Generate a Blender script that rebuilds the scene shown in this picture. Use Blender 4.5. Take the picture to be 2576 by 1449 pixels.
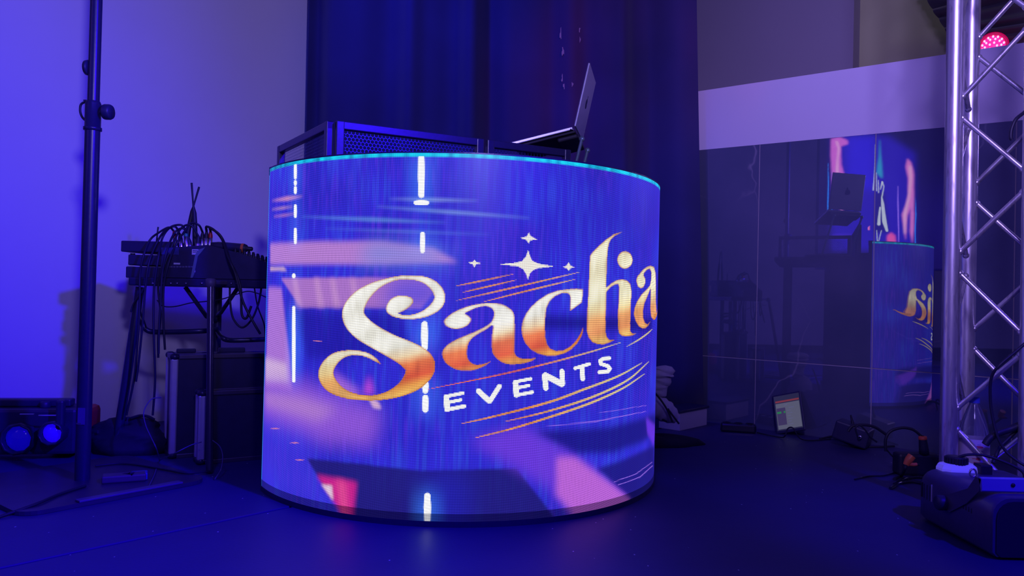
import bpy, bmesh, math, random
import numpy as np
from mathutils import Vector, Matrix

for o in list(bpy.data.objects):
    bpy.data.objects.remove(o)
SC = bpy.context.scene
COL = SC.collection
random.seed(7)
rng = np.random.default_rng(11)

# ------------------------------------------------------------------ camera
FPX, IW, IH = 1935.0, 2576, 1449
PITCH, ROLL, HC = 0.0111, 0.0235, 0.6483
_cp, _sp, _cr, _sr = math.cos(PITCH), math.sin(PITCH), math.cos(ROLL), math.sin(ROLL)
_U0 = Vector((0, -_sp, _cp)); _R0 = Vector((1, 0, 0)); CF = Vector((0, _cp, _sp))
CR = _R0 * _cr + _U0 * _sr
CU = _R0 * -_sr + _U0 * _cr
CAM = Vector((0, 0, HC))
cd = bpy.data.cameras.new('camera')
cd.sensor_width = 36; cd.lens = FPX * 36 / IW; cd.clip_start = 0.02; cd.clip_end = 60
cam = bpy.data.objects.new('camera', cd); COL.objects.link(cam)
cam.matrix_world = Matrix(((CR.x, CU.x, -CF.x, 0), (CR.y, CU.y, -CF.y, 0), (CR.z, CU.z, -CF.z, HC), (0, 0, 0, 1)))
SC.camera = cam

# ------------------------------------------------------------------ world, view, lights
SC.view_settings.view_transform = 'Standard'
SC.view_settings.look = 'None'
SC.view_settings.gamma = 1
SC.view_settings.use_curve_mapping = False
SC.view_settings.exposure = 0.0
wd = bpy.data.worlds.new('hall_ambience'); SC.world = wd; wd.use_nodes = True
wd.node_tree.nodes['Background'].inputs[0].default_value = (0.022, 0.014, 0.130, 1)
wd.node_tree.nodes['Background'].inputs[1].default_value = 1.0

def spot(name, loc, target, color, watts, cone, blend=1.0, radius=0.06):
    d = bpy.data.lights.new(name, 'SPOT'); d.color = color; d.energy = watts
    d.spot_size = math.radians(cone); d.spot_blend = blend; d.shadow_soft_size = radius
    o = bpy.data.objects.new(name, d); COL.objects.link(o)
    o.location = loc
    o.rotation_euler = (Vector(target) - Vector(loc)).to_track_quat('-Z', 'Y').to_euler()
    return o
spot('blue_stage_spot', (1.45, 0.45, 2.15), (-3.3, 2.1, -0.1), (0.022, 0.0, 1.0), 860, 82, 1.0, 0.07)
spot('lavender_wash_spot', (0.577, -0.915, 1.9), (-0.70, 4.0, 2.8), (0.40, 0.32, 1.0), 285, 78, 0.85, 0.09)
spot('lavender_band_spot', (0.25, -0.30, 2.2), (2.40, 3.10, 1.75), (0.39, 0.27, 1.0), 460, 66, 0.9, 0.35)
spot('blue_floor_spot', (-0.3, -0.5, 3.0), (-0.9, 1.65, 0.0), (0.025, 0.0, 1.0), 200, 72, 1.0, 0.15)
spot('blue_curtain_fill', (-1.25, 2.9, 3.3), (-0.30, 4.25, 1.6), (0.01, 0.03, 1.0), 140, 58, 1.0, 0.1)  # added to bring more blue onto the curtain folds
spot('blue_side_spot', (1.9, 0.2, 2.6), (1.42, 2.1, 0.1), (0.02, 0.0, 1.0), 300, 26, 1.0, 0.06)
spot('red_rim_spot', (1.9, 1.6, 3.0), (0.62, 4.2, 1.9), (1.0, 0.05, 0.12), 120, 27, 1.0, 0.08)
spot('warm_wall_fill', (2.25, 2.7, 3.3), (2.35, 3.85, 2.45), (1.0, 0.90, 0.62), 10, 62, 1.0, 0.2)  # added fill that warms the upper back wall, no known lamp there

# ------------------------------------------------------------------ helpers
def V(*a): return Vector(a)
def ray(x, y):
    return CR * ((x - IW / 2) / FPX) - CU * ((y - IH / 2) / FPX) + CF
def P(x, y, Y):
    d = ray(x, y); return CAM + d * (Y / d.y)
def FL(x, y, z=0.0):
    d = ray(x, y); return CAM + d * ((z - HC) / d.z)

_mats = {}
def mat(name, col, rough=0.5, metal=0.0, ior=1.5, emit=None, estr=1.0, noise=None, bump=0.0, trans=0.0, alpha=1.0, sheen=0.0):
    if name in _mats: return _mats[name]
    m = bpy.data.materials.new(name); m.use_nodes = True
    nt = m.node_tree; b = nt.nodes['Principled BSDF']
    b.inputs['Base Color'].default_value = (*col, 1)
    b.inputs['Roughness'].default_value = rough
    b.inputs['Metallic'].default_value = metal
    b.inputs['IOR'].default_value = ior
    b.inputs['Transmission Weight'].default_value = trans
    b.inputs['Alpha'].default_value = alpha
    b.inputs['Sheen Weight'].default_value = sheen
    if emit:
        b.inputs['Emission Color'].default_value = (*emit, 1)
        b.inputs['Emission Strength'].default_value = estr
    if noise or bump:
        tc = nt.nodes.new('ShaderNodeTexCoord')
        sc, amt = noise if noise else (40, 0.0)
        n = nt.nodes.new('ShaderNodeTexNoise'); n.inputs['Scale'].default_value = sc; n.inputs['Detail'].default_value = 5
        nt.links.new(tc.outputs['Object'], n.inputs['Vector'])
        if amt:
            mx = nt.nodes.new('ShaderNodeMix'); mx.data_type = 'RGBA'; mx.blend_type = 'MIX'
            mx.inputs['A'].default_value = (*[c * (1 - amt) for c in col], 1)
            mx.inputs['B'].default_value = (*[min(1, c * (1 + amt)) for c in col], 1)
            nt.links.new(n.outputs['Fac'], mx.inputs['Factor'])
            nt.links.new(mx.outputs['Result'], b.inputs['Base Color'])
        if bump:
            bp = nt.nodes.new('ShaderNodeBump'); bp.inputs['Strength'].default_value = bump; bp.inputs['Distance'].default_value = 0.004
            nt.links.new(n.outputs['Fac'], bp.inputs['Height'])
            nt.links.new(bp.outputs['Normal'], b.inputs['Normal'])
    _mats[name] = m
    return m

BLACK = mat('black_plastic', (0.022, 0.020, 0.075), 0.45, noise=(30, 0.25), bump=0.05)
BLACKM = mat('black_powder_coat', (0.020, 0.018, 0.070), 0.32, noise=(90, 0.2), bump=0.04)
RUBBER = mat('black_rubber', (0.010, 0.009, 0.035), 0.55)
ALU = mat('brushed_aluminium', (0.72, 0.70, 0.74), 0.30, 0.45, noise=(25, 0.12), bump=0.03)
SILVER = mat('silver_metal', (0.75, 0.74, 0.78), 0.22, 1.0)
WHITEPL = mat('white_plaster', (0.74, 0.72, 0.76), 0.85, noise=(3, 0.05), bump=0.06)
CREAM = mat('warm_grey_plaster', (0.36, 0.38, 0.20), 0.9, noise=(3, 0.05), bump=0.05)
ORANGE = mat('orange_plastic', (0.75, 0.16, 0.05), 0.45)
RED = mat('red_plastic', (0.5, 0.02, 0.03), 0.4)
GREEN = mat('green_plastic', (0.03, 0.30, 0.16), 0.45)
PAPER = mat('pale_paper', (0.6, 0.58, 0.66), 0.8)
CLOTHW = mat('pale_cloth', (0.50, 0.44, 0.54), 0.95, noise=(60, 0.12), bump=0.25)

class MB:
    """collects shapes; build() links them as ONE mesh object"""
    def __init__(s): s.v = []; s.f = []; s.smooth = []
    def add(s, vs, fs, sm=False):
        b = len(s.v); s.v += [tuple(v) for v in vs]; s.f += [tuple(b + i for i in f) for f in fs]; s.smooth += [sm] * len(fs)
        return s
    def box(s, c, size, axes=None, bev=0.0):
        c = Vector(c); hx, hy, hz = [k / 2 for k in size]
        ax = axes or (Vector((1, 0, 0)), Vector((0, 1, 0)), Vector((0, 0, 1)))
        bm = bmesh.new(); bmesh.ops.create_cube(bm, size=1)
        for v in bm.verts: v.co = Vector((v.co.x * 2 * hx, v.co.y * 2 * hy, v.co.z * 2 * hz))
        if bev > 0:
            bmesh.ops.bevel(bm, geom=list(bm.edges), offset=min(bev, hx * .9, hy * .9, hz * .9), segments=2, affect='EDGES', profile=0.5)
        bm.verts.index_update()
        s.add([c + ax[0] * v.co.x + ax[1] * v.co.y + ax[2] * v.co.z for v in bm.verts], [[v.index for v in f.verts] for f in bm.faces])
        bm.free(); return s
    def tube(s, pts, r, n=10, closed=False, caps=True):
        pts = [Vector(p) for p in pts]; m = len(pts)
        rs = r if isinstance(r, (list, tuple)) else [r] * m
        prev = None; vs = []
        for i in range(m):
            if closed: t = pts[(i + 1) % m] - pts[i - 1]
            else: t = pts[min(i + 1, m - 1)] - pts[max(i - 1, 0)]
            if t.length < 1e-9: t = Vector((0, 0, 1))
            t.normalize()
            if prev is None:
                a = Vector((0, 0, 1)) if abs(t.z) < 0.9 else Vector((1, 0, 0))
                u = t.cross(a).normalized()
            else:
                u = prev - t * prev.dot(t)
                u = u.normalized() if u.length > 1e-6 else t.orthogonal().normalized()
            prev = u; w = t.cross(u)
            for k in range(n):
                a = 2 * math.pi * k / n
                vs.append(pts[i] + (u * math.cos(a) + w * math.sin(a)) * rs[i])
        fs = []
        for i in range(m if closed else m - 1):
            j = (i + 1) % m
            for k in range(n):
                l = (k + 1) % n
                fs.append((i * n + k, i * n + l, j * n + l, j * n + k))
        s.add(vs, fs, True)
        if caps and not closed:
            s.add(vs[:n], [tuple(range(n - 1, -1, -1))]); s.add(vs[-n:], [tuple(range(n))])
        return s
    def cyl(s, a, b, r, n=16): return s.tube([a, b], r, n)
    def lathe(s, origin, axis, prof, n=28):
        """prof: (radius, distance along axis)"""
        o = Vector(origin); ax = Vector(axis).normalized(); u = ax.orthogonal().normalized(); w = ax.cross(u)
        vs = []
        for (r, h) in prof:
            for k in range(n):
                a = 2 * math.pi * k / n
                vs.append(o + ax * h + (u * math.cos(a) + w * math.sin(a)) * max(r, 1e-5))
        fs = []
        for i in range(len(prof) - 1):
            for k in range(n):
                l = (k + 1) % n
                fs.append((i * n + k, i * n + l, (i + 1) * n + l, (i + 1) * n + k))
        return s.add(vs, fs, True)
    def prism(s, poly, ext):
        """poly: 3-D points of a flat outline, extruded by the vector ext"""
        poly = [Vector(p) for p in poly]; ext = Vector(ext); n = len(poly)
        vs = poly + [p + ext for p in poly]
        fs = [tuple(range(n - 1, -1, -1)), tuple(range(n, 2 * n))]
        fs += [(i, (i + 1) % n, n + (i + 1) % n, n + i) for i in range(n)]
        return s.add(vs, fs)
    def build(s, name, m, parent=None):
        me = bpy.data.meshes.new(name); me.from_pydata(s.v, [], s.f)
        me.polygons.foreach_set('use_smooth', s.smooth)
        bm = bmesh.new(); bm.from_mesh(me); bmesh.ops.recalc_face_normals(bm, faces=bm.faces); bm.to_mesh(me); bm.free()
        me.materials.append(m); me.update()
        o = bpy.data.objects.new(name, me); COL.objects.link(o)
        if parent is not None:
            o.parent = parent; o.matrix_parent_inverse = Matrix.Translation(-parent.location)
        return o
def tag(o, label=None, cat=None, group=None, kind=None):
    if label: o['label'] = label
    if cat: o['category'] = cat
    if group: o['group'] = group
    if kind: o['kind'] = kind
    return o
def thing(name, label, cat, loc=(0, 0, 0), group=None, kind=None):
    o = bpy.data.objects.new(name, None); COL.objects.link(o); o.location = loc
    o.empty_display_size = 0.1
    bpy.context.view_layer.update() if False else None
    return tag(o, label, cat, group, kind)
def smooth(pts, k=8):
    """Catmull-Rom through 3-D points"""
    pts = [Vector(p) for p in pts]; q = [pts[0] * 2 - pts[1]] + pts + [pts[-1] * 2 - pts[-2]]; out = []
    for i in range(1, len(q) - 2):
        for j in range(k):
            t = j / k
            out.append(0.5 * ((2 * q[i]) + (q[i + 1] - q[i - 1]) * t + (2 * q[i - 1] - 5 * q[i] + 4 * q[i + 1] - q[i + 2]) * t * t + (3 * q[i] - q[i - 1] - 3 * q[i + 1] + q[i + 2]) * t ** 3))
    out.append(pts[-1]); return out
def cable(pts, r, label, group=None, m=None, name='cable', k=7):
    o = MB().tube(smooth(pts, k), r, 7).build(name, m or RUBBER)
    return tag(o, label, 'cable', group)
AX = Vector((1, 0, 0)); AY = Vector((0, 1, 0)); AZ = Vector((0, 0, 1))

# ------------------------------------------------------------------ room frame
PHI = math.radians(48)
WN = Vector((math.cos(PHI), math.sin(PHI), 0))      # into the marble wall
WD = Vector((math.sin(PHI), -math.cos(PHI), 0))     # along the marble wall, to the right
WDIST = 3.8
def WP(s, z, d=0.0): return WN * (WDIST + d) + WD * s + AZ * z
def wall_s(x):
    d = ray(x, 700); t = WDIST / (d.x * WN.x + d.y * WN.y); p = d * t
    return p.x * WD.x + p.y * WD.y
LWP = Vector((-1.816, 3.63, 0))                     # a point on the foot of the left wall, which runs along WN

# ---- floor: dark stage decking with a joint
FLOORM = bpy.data.materials.new('stage_deck_floor'); FLOORM.use_nodes = True
nt = FLOORM.node_tree; b = nt.nodes['Principled BSDF']
tc = nt.nodes.new('ShaderNodeTexCoord')
n1 = nt.nodes.new('ShaderNodeTexNoise'); n1.inputs['Scale'].default_value = 2.5; n1.inputs['Detail'].default_value = 6
r1 = nt.nodes.new('ShaderNodeValToRGB'); r1.color_ramp.elements[0].color = (0.026, 0.022, 0.12, 1); r1.color_ramp.elements[1].color = (0.045, 0.038, 0.19, 1)
vo = nt.nodes.new('ShaderNodeTexVoronoi'); vo.inputs['Scale'].default_value = 12.0
mp = nt.nodes.new('ShaderNodeMapping'); mp.inputs['Scale'].default_value = (1.6, 1.0, 1.0)
r2 = nt.nodes.new('ShaderNodeValToRGB'); r2.color_ramp.elements[0].position = 0.034; r2.color_ramp.elements[0].color = (1, 1, 1, 1)
r2.color_ramp.elements[1].position = 0.044; r2.color_ramp.elements[1].color = (0, 0, 0, 1)
mx = nt.nodes.new('ShaderNodeMix'); mx.data_type = 'RGBA'; mx.inputs['B'].default_value = (0.7, 0.68, 0.75, 1)
nt.links.new(tc.outputs['Object'], n1.inputs['Vector']); nt.links.new(tc.outputs['Object'], mp.inputs['Vector'])
nt.links.new(mp.outputs['Vector'], vo.inputs['Vector'])
nt.links.new(n1.outputs['Fac'], r1.inputs['Fac']); nt.links.new(vo.outputs['Distance'], r2.inputs['Fac'])
nt.links.new(r2.outputs['Color'], mx.inputs['Factor']); nt.links.new(r1.outputs['Color'], mx.inputs['A'])
nt.links.new(mx.outputs['Result'], b.inputs['Base Color'])
n2 = nt.nodes.new('ShaderNodeTexNoise'); n2.inputs['Scale'].default_value = 120
bp = nt.nodes.new('ShaderNodeBump'); bp.inputs['Strength'].default_value = 0.15; bp.inputs['Distance'].default_value = 0.002
nt.links.new(tc.outputs['Object'], n2.inputs['Vector']); nt.links.new(n2.outputs['Fac'], bp.inputs['Height']); nt.links.new(bp.outputs['Normal'], b.inputs['Normal'])
b.inputs['Roughness'].default_value = 0.5; b.inputs['Specular IOR Level'].default_value = 0.3

floor = tag(MB().box((0, 1.5, -0.06), (14, 12, 0.04)).build('floor', mat('sub_floor', (0.02, 0.02, 0.05), 0.8)), kind='structure')
for (m0, m1) in ((-4.04, -2.047), (-2.033, -0.047), (-0.033, 2.0), (2.014, 4.0)):
    for (a0, a1) in ((-2.6, -0.504), (-0.496, 4.6)):
        c = WN * ((a0 + a1) / 2) + WD * ((m0 + m1) / 2) + AZ * -0.02
        MB().box(c, (a1 - a0, m1 - m0, 0.04), (WN, WD, AZ), 0.003).build('deck_panel', FLOORM, floor)

# ---- left wall
lw = LWP - WN * 1.2
c = LWP + WN * 0.75 - WD * 0.06 + AZ * 1.9
tag(MB().box(c, (3.3, 0.12, 3.8), (WN, WD, AZ)).build('wall_left', WHITEPL), kind='structure')

# ---- marble wall: dark polished slabs with fine joints, white parapet above
MARB = bpy.data.materials.new('polished_dark_marble'); MARB.use_nodes = True
nt = MARB.node_tree; b = nt.nodes['Principled BSDF']; tc = nt.nodes.new('ShaderNodeTexCoord')
nz = nt.nodes.new('ShaderNodeTexNoise'); nz.inputs['Scale'].default_value = 1.6; nz.inputs['Detail'].default_value = 8
rz = nt.nodes.new('ShaderNodeValToRGB'); rz.color_ramp.elements[0].color = (0.070, 0.088, 0.165, 1); rz.color_ramp.elements[1].color = (0.125, 0.13, 0.235, 1)
rz.color_ramp.elements[0].position = 0.35; rz.color_ramp.elements[1].position = 0.7
mpv = nt.nodes.new('ShaderNodeMapping'); mpv.inputs['Rotation'].default_value = (0.4, 0.5, 0.3); mpv.inputs['Location'].default_value = (0.37, 0.1, 0.22)
dn = nt.nodes.new('ShaderNodeTexNoise'); dn.inputs['Scale'].default_value = 2.2; dn.inputs['Detail'].default_value = 4
mxv = nt.nodes.new('ShaderNodeMix'); mxv.data_type = 'RGBA'; mxv.inputs['Factor'].default_value = 0.22
ve = nt.nodes.new('ShaderNodeTexVoronoi'); ve.feature = 'DISTANCE_TO_EDGE'; ve.inputs['Scale'].default_value = 1.15
rv = nt.nodes.new('ShaderNodeValToRGB'); rv.color_ramp.elements[0].position = 0.0; rv.color_ramp.elements[0].color = (1, 1, 1, 1)
rv.color_ramp.elements[1].position = 0.0042; rv.color_ramp.elements[1].color = (0, 0, 0, 1)
br = nt.nodes.new('ShaderNodeTexNoise'); br.inputs['Scale'].default_value = 1.1
rb = nt.nodes.new('ShaderNodeValToRGB'); rb.color_ramp.elements[0].position = 0.46; rb.color_ramp.elements[1].position = 0.62
mu = nt.nodes.new('ShaderNodeMath'); mu.operation = 'MULTIPLY'
mu2 = nt.nodes.new('ShaderNodeMath'); mu2.operation = 'MULTIPLY'; mu2.inputs[1].default_value = 0.55
fin = nt.nodes.new('ShaderNodeMix'); fin.data_type = 'RGBA'; fin.inputs['B'].default_value = (0.42, 0.38, 0.46, 1)
L = nt.links.new
L(tc.outputs['Object'], nz.inputs['Vector']); L(nz.outputs['Fac'], rz.inputs['Fac'])
L(tc.outputs['Object'], mpv.inputs['Vector']); L(mpv.outputs['Vector'], dn.inputs['Vector'])
L(mpv.outputs['Vector'], mxv.inputs['A']); L(dn.outputs['Color'], mxv.inputs['B']); L(mxv.outputs['Result'], ve.inputs['Vector'])
L(ve.outputs['Distance'], rv.inputs['Fac']); L(mpv.outputs['Vector'], br.inputs['Vector']); L(br.outputs['Fac'], rb.inputs['Fac'])
L(rv.outputs['Color'], mu.inputs[0]); L(rb.outputs['Color'], mu.inputs[1]); L(mu.outputs[0], mu2.inputs[0])
L(mu2.outputs[0], fin.inputs['Factor']); L(rz.outputs['Color'], fin.inputs['A']); L(fin.outputs['Result'], b.inputs['Base Color'])
b.inputs['Roughness'].default_value = 0.012; b.inputs['IOR'].default_value = 3.0
GROUT = mat('pale_grout', (0.34, 0.30, 0.36), 0.8)

S0 = wall_s(1640) - 1.3
def ztop(s):       # measured top of the marble, very slightly out of level
    return 1.473 - 0.0255 * (s - wall_s(1762))
def zpar(s):
    return 1.800 - 0.0262 * (s - wall_s(1758))
S1 = 1.9
wm = tag(MB().prism([WP(S0, -0.02, 0.003), WP(S1, -0.02, 0.003), WP(S1, ztop(S1), 0.003), WP(S0, ztop(S0), 0.003)], WN * 0.5).build('wall_right', GROUT), kind='structure')
edges = [S0, wall_s(1905) - 0.60, wall_s(1905), wall_s(2197), wall_s(2551), wall_s(2551) + 0.45, S1]
ZJ = 0.353; G = 0.0026
for i in range(len(edges) - 1):
    a, c2 = edges[i] + G, edges[i + 1] - G
    if c2 - a < 0.02: continue
    for (lo, hi) in (('lo', ZJ - G), (ZJ + G, 'hi')):
        z0a = z0b = -0.02 if lo == 'lo' else lo
        za, zb = (hi, hi) if hi != 'hi' else (ztop(a), ztop(c2))
        MB().prism([WP(a, z0a), WP(c2, z0b), WP(c2, zb), WP(a, za)], WN * 0.0029).build('marble_slab', MARB, wm)
par = MB().prism([WP(S0, ztop(S0) + 0.001, 0.002), WP(S1, ztop(S1) + 0.001, 0.002), WP(S1, zpar(S1), 0.002), WP(S0, zpar(S0), 0.002)], WN * 0.51)
tag(par.build('wall_parapet', mat('lavender_white_plaster', (0.70, 0.64, 0.76), 0.8, noise=(2.0, 0.05), bump=0.05)), kind='structure')
# walls above and behind the parapet
_d = ray(2147, 90); _p = _d * ((WDIST + 0.52) / (_d.x * WN.x + _d.y * WN.y)); sc = _p.x * WD.x + _p.y * WD.y
MB_ = MB().box(WN * (WDIST + 0.52 + 0.06) + WD * ((S0 + sc) / 2) + AZ * 2.6, (0.12, sc - S0, 2.2), (WN, WD, AZ))
tag(MB_.build('wall_pillar', mat('violet_grey_plaster', (0.24, 0.22, 0.26), 0.9, noise=(3, 0.05), bump=0.05)), kind='structure')
tag(MB().box(WN * (WDIST + 0.67) + WD * 1.0 + AZ * 2.6, (0.1, 5.0, 2.6), (WN, WD, AZ)).build('wall_back_upper', CREAM), kind='structure')

# ------------------------------------------------------------------ the curved LED front of the booth
CX, CY, CRAD, BH = -0.1835, 2.8674, 0.7145, 1.05
T0, T1 = math.radians(-59.5), math.radians(93)
def cyl(t, z, r=CRAD): return Vector((CX + r * math.sin(t), CY - r * math.cos(t), z))
def srgb(c): 
    c = np.asarray(c, float) / 255.0
    return np.where(c <= 0.04045, c / 12.92, ((c + 0.055) / 1.055) ** 2.4)
def project(X, Y, Z):
    dx, dy, dz = X, Y, Z - HC
    zz = dx * CF.x + dy * CF.y + dz * CF.z
    return IW / 2 + FPX * (dx * CR.x + dy * CR.y + dz * CR.z) / zz, IH / 2 - FPX * (dx * CU.x + dy * CU.y + dz * CU.z) / zz
PITCHMM = 0.0030
ZB, ZT = 0.016, BH - 0.004
NC = int(CRAD * (T1 - T0) / PITCHMM); NR = int((ZT - ZB) / PITCHMM)

class Canvas:
    """colour of every LED of a display; X, Y are the drawing coordinates of each LED"""
    def __init__(s, X, Y, ok, base):
        s.X, s.Y, s.ok = X, Y, ok
        s.img = np.ones(X.shape + (3,)) * srgb(base)
    def _blur(s, m, k):
        k = int(round(k))
        for _ in range(2 if k > 0 else 0):
            for ax in (0, 1):
                p = np.pad(m, [(k, k) if a == ax else (0, 0) for a in (0, 1)], mode='edge')
                c = np.cumsum(p, axis=ax)
                z = np.zeros_like(np.take(c, [0], axis=ax)); c = np.concatenate([z, c], axis=ax)
                n = m.shape[ax]
                m = (np.take(c, range(2 * k + 1, 2 * k + 1 + n), axis=ax) - np.take(c, range(0, n), axis=ax)) / (2 * k + 1)
        return m
    def inside(s, poly):
        poly = np.asarray(poly, float); X, Y = s.X, s.Y
        bb = (X > poly[:, 0].min() - 2) & (X < poly[:, 0].max() + 2) & (Y > poly[:, 1].min() - 2) & (Y < poly[:, 1].max() + 2) & s.ok
        xs, ys = X[bb], Y[bb]; acc = np.zeros(xs.shape)
        for ox, oy in ((-.6, -.6), (.6, -.6), (-.6, .6), (.6, .6)):
            r = np.zeros(xs.shape, bool); j = len(poly) - 1
            for i in range(len(poly)):
                xi, yi = poly[i]; xj, yj = poly[j]
                if yi != yj:
                    cnd = ((yi > ys + oy) != (yj > ys + oy)) & (xs + ox < (xj - xi) * (ys + oy - yi) / (yj - yi) + xi)
                    r ^= cnd
                j = i
            acc += r
        m = np.zeros(X.shape); m[bb] = acc / 4; return m
    def stroke(s, pts, soft=1.0):
        """pts: (x, y, halfwidth) along a path"""
        pts = np.asarray(pts, float); seg = np.linalg.norm(np.diff(pts[:, :2], axis=0), axis=1)
        X, Y = s.X, s.Y; m = np.zeros(X.shape)
        dense = []
        for i in range(len(pts) - 1):
            n = max(2, int(seg[i] / 1.5))
            for k in range(n): dense.append(pts[i] + (pts[i + 1] - pts[i]) * k / n)
        dense.append(pts[-1]); dense = np.array(dense); wm = dense[:, 2].max() + 3
        bb = (X > dense[:, 0].min() - wm) & (X < dense[:, 0].max() + wm) & (Y > dense[:, 1].min() - wm) & (Y < dense[:, 1].max() + wm) & s.ok
        xs, ys = X[bb], Y[bb]; best = np.full(xs.shape, 1e9)
        for x, y, w in dense: best = np.minimum(best, np.hypot(xs - x, ys - y) - w)
        m[bb] = np.clip(0.5 - best / soft, 0, 1); return m
    def paint(s, m, col, a=1.0, blur=0):
        if blur: m = s._blur(m, blur)
        m = (m * a)[..., None]; c = srgb(col) if not isinstance(col, np.ndarray) else col
        s.img = s.img * (1 - m) + c * m
    def poly(s, pts, col, a=1.0, blur=0): s.paint(s.inside(pts), col, a, blur)
    def glow(s, m, col, k): s.img = s.img + (m * k)[..., None] * srgb(col)

def crom(pts, k=5):
    p = np.asarray(pts, float); q = np.vstack([p[-1], p, p[0], p[1]]); out = []
    for i in range(1, len(q) - 2):
        for j in range(k):
            t = j / k
            out.append(0.5 * (2 * q[i] + (q[i + 1] - q[i - 1]) * t + (2 * q[i - 1] - 5 * q[i] + 4 * q[i + 1] - q[i + 2]) * t * t + (3 * q[i] - q[i - 1] - 3 * q[i + 1] + q[i + 2]) * t ** 3))
    return np.array(out)
def openrom(pts, k=6):
    p = np.asarray(pts, float); q = np.vstack([2 * p[0] - p[1], p, 2 * p[-1] - p[-2]]); out = []
    for i in range(1, len(q) - 2):
        for j in range(k):
            t = j / k
            out.append(0.5 * (2 * q[i] + (q[i + 1] - q[i - 1]) * t + (2 * q[i - 1] - 5 * q[i] + 4 * q[i + 1] - q[i + 2]) * t * t + (3 * q[i] - q[i - 1] - 3 * q[i + 1] + q[i + 2]) * t ** 3))
    out.append(p[-1]); return np.array(out)
def noise2(shape, cells, seed):
    r = np.random.default_rng(seed); g = r.random((cells[0] + 2, cells[1] + 2))
    y = np.linspace(0, cells[0], shape[0]); x = np.linspace(0, cells[1], shape[1])
    yi = y.astype(int); xi = x.astype(int); fy = (y - yi)[:, None]; fx = (x - xi)[None]
    fy = fy * fy * (3 - 2 * fy); fx = fx * fx * (3 - 2 * fx)
    a = g[yi][:, xi]; b_ = g[yi][:, xi + 1]; c_ = g[yi + 1][:, xi]; d_ = g[yi + 1][:, xi + 1]
    return (a * (1 - fx) + b_ * fx) * (1 - fy) + (c_ * (1 - fx) + d_ * fx) * fy

tt = T0 + (np.arange(NC) + .5) * (T1 - T0) / NC
zz = ZT - (np.arange(NR) + .5) * (ZT - ZB) / NR
TH, ZZ = np.meshgrid(tt, zz)
PX, PY = project(CX + CRAD * np.sin(TH), CY - CRAD * np.cos(TH), ZZ)
K = Canvas(PX, PY, TH < math.radians(79), (52, 46, 222))
sh = PX.shape
nA = noise2(sh, (9, 14), 1); nB = noise2(sh, (30, 60), 2); nC = noise2(sh, (6, 120), 3); nD = noise2(sh, (80, 16), 4); nG = noise2(sh, (16, 330), 6); nH = noise2(sh, (11, 260), 16)
K.img *= (0.82 + 0.34 * nA + 0.07 * (nG - .5) + 0.14 * (nC - .5))[..., None]
K.img += (np.clip(nH * (.4 + nA) - 0.45, 0, 1) * 0.13)[..., None] * srgb((50, 190, 255))
K.img += (np.clip(nG * (1.3 - nA) - 0.42, 0, 1) * 0.15)[..., None] * srgb((190, 60, 255))
# darker top middle, horizontal light streaks
K.poly([(1150, 400), (1650, 470), (1650, 640), (1380, 600), (1150, 560)], (40, 34, 178), .45, 22)
for (x0, y0, x1, y1, w, a, c) in ((760, 545, 1120, 560, 5, .5, (120, 180, 255)), (950, 520, 1330, 548, 4, .55, (150, 190, 255)), (820, 575, 1230, 590, 4, .4, (110, 150, 255)),
                                  (980, 500, 1200, 505, 4, .5, (170, 200, 255)), (690, 545, 740, 538, 1.5, .9, (255, 170, 150)), (685, 505, 760, 494, 5, .8, (235, 160, 190)), (685, 527, 735, 520, 2, .8, (255, 190, 160))):
    K.paint(K.stroke([(x0, y0, .5), ((x0 + x1) / 2, (y0 + y1) / 2, w), (x1, y1, .5)], 3), c, a, 1)
# pink bands of the filmed room
K.poly([(680, 613), (800, 608), (960, 608), (1090, 625), (1150, 660), (960, 664), (680, 665)], (196, 138, 222), .95, 2)
K.poly([(930, 610), (1100, 628), (1140, 662), (900, 664)], (120, 150, 245), .8, 9)
K.poly([(680, 672), (714, 672), (722, 681), (680, 681)], (220, 180, 205), .9, 1)
K.poly([(707, 700), (940, 698), (1065, 700), (1090, 735), (1060, 776), (757, 774)], (188, 128, 212), .92, 1)
K.poly([(985, 695), (1110, 695), (1110, 780), (960, 780)], (90, 80, 240), .8, 10)
for k, x in enumerate((735, 790, 830, 880)):
    K.poly([(x, 700), (x + 12, 700), (x + 26, 774), (x + 10, 774)], (225, 170, 225), .5, 2)
K.poly([(742, 780), (1010, 780), (1030, 890), (770, 905)], (32, 26, 168), .75, 5)
K.poly([(676, 722), (708, 724), (716, 800), (728, 900), (735, 985), (668, 975)], (190, 130, 225), .9, 2)
K.poly([(668, 900), (720, 915), (726, 965), (668, 960)], (235, 205, 235), .7, 3)
K.poly([(664, 960), (760, 960), (860, 1000), (960, 1030), (940, 1120), (800, 1110), (664, 1060)], (160, 98, 235), .85, 9)
K.poly([(668, 985), (760, 1000), (850, 1030), (800, 1060), (668, 1020)], (205, 150, 215), .6, 6)
K.poly([(836, 935), (905, 985), (895, 1000), (845, 985)], (190, 120, 235), .8, 4)
K.poly([(928, 945), (940, 990), (915, 990)], (230, 90, 235), .8, 3)
K.paint(K.stroke([(932, 1003, 4), (945, 1018, 9), (955, 1026, 3)], 3), (235, 190, 225), .9, 1)
K.poly([(1180, 900), (1560, 1000), (1560, 1080), (1180, 1150)], (52, 50, 214), .3, 14)
K.poly([(662, 1050), (790, 1100), (790, 1190), (860, 1290), (662, 1230)], (74, 62, 246), .55, 9)
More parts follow.
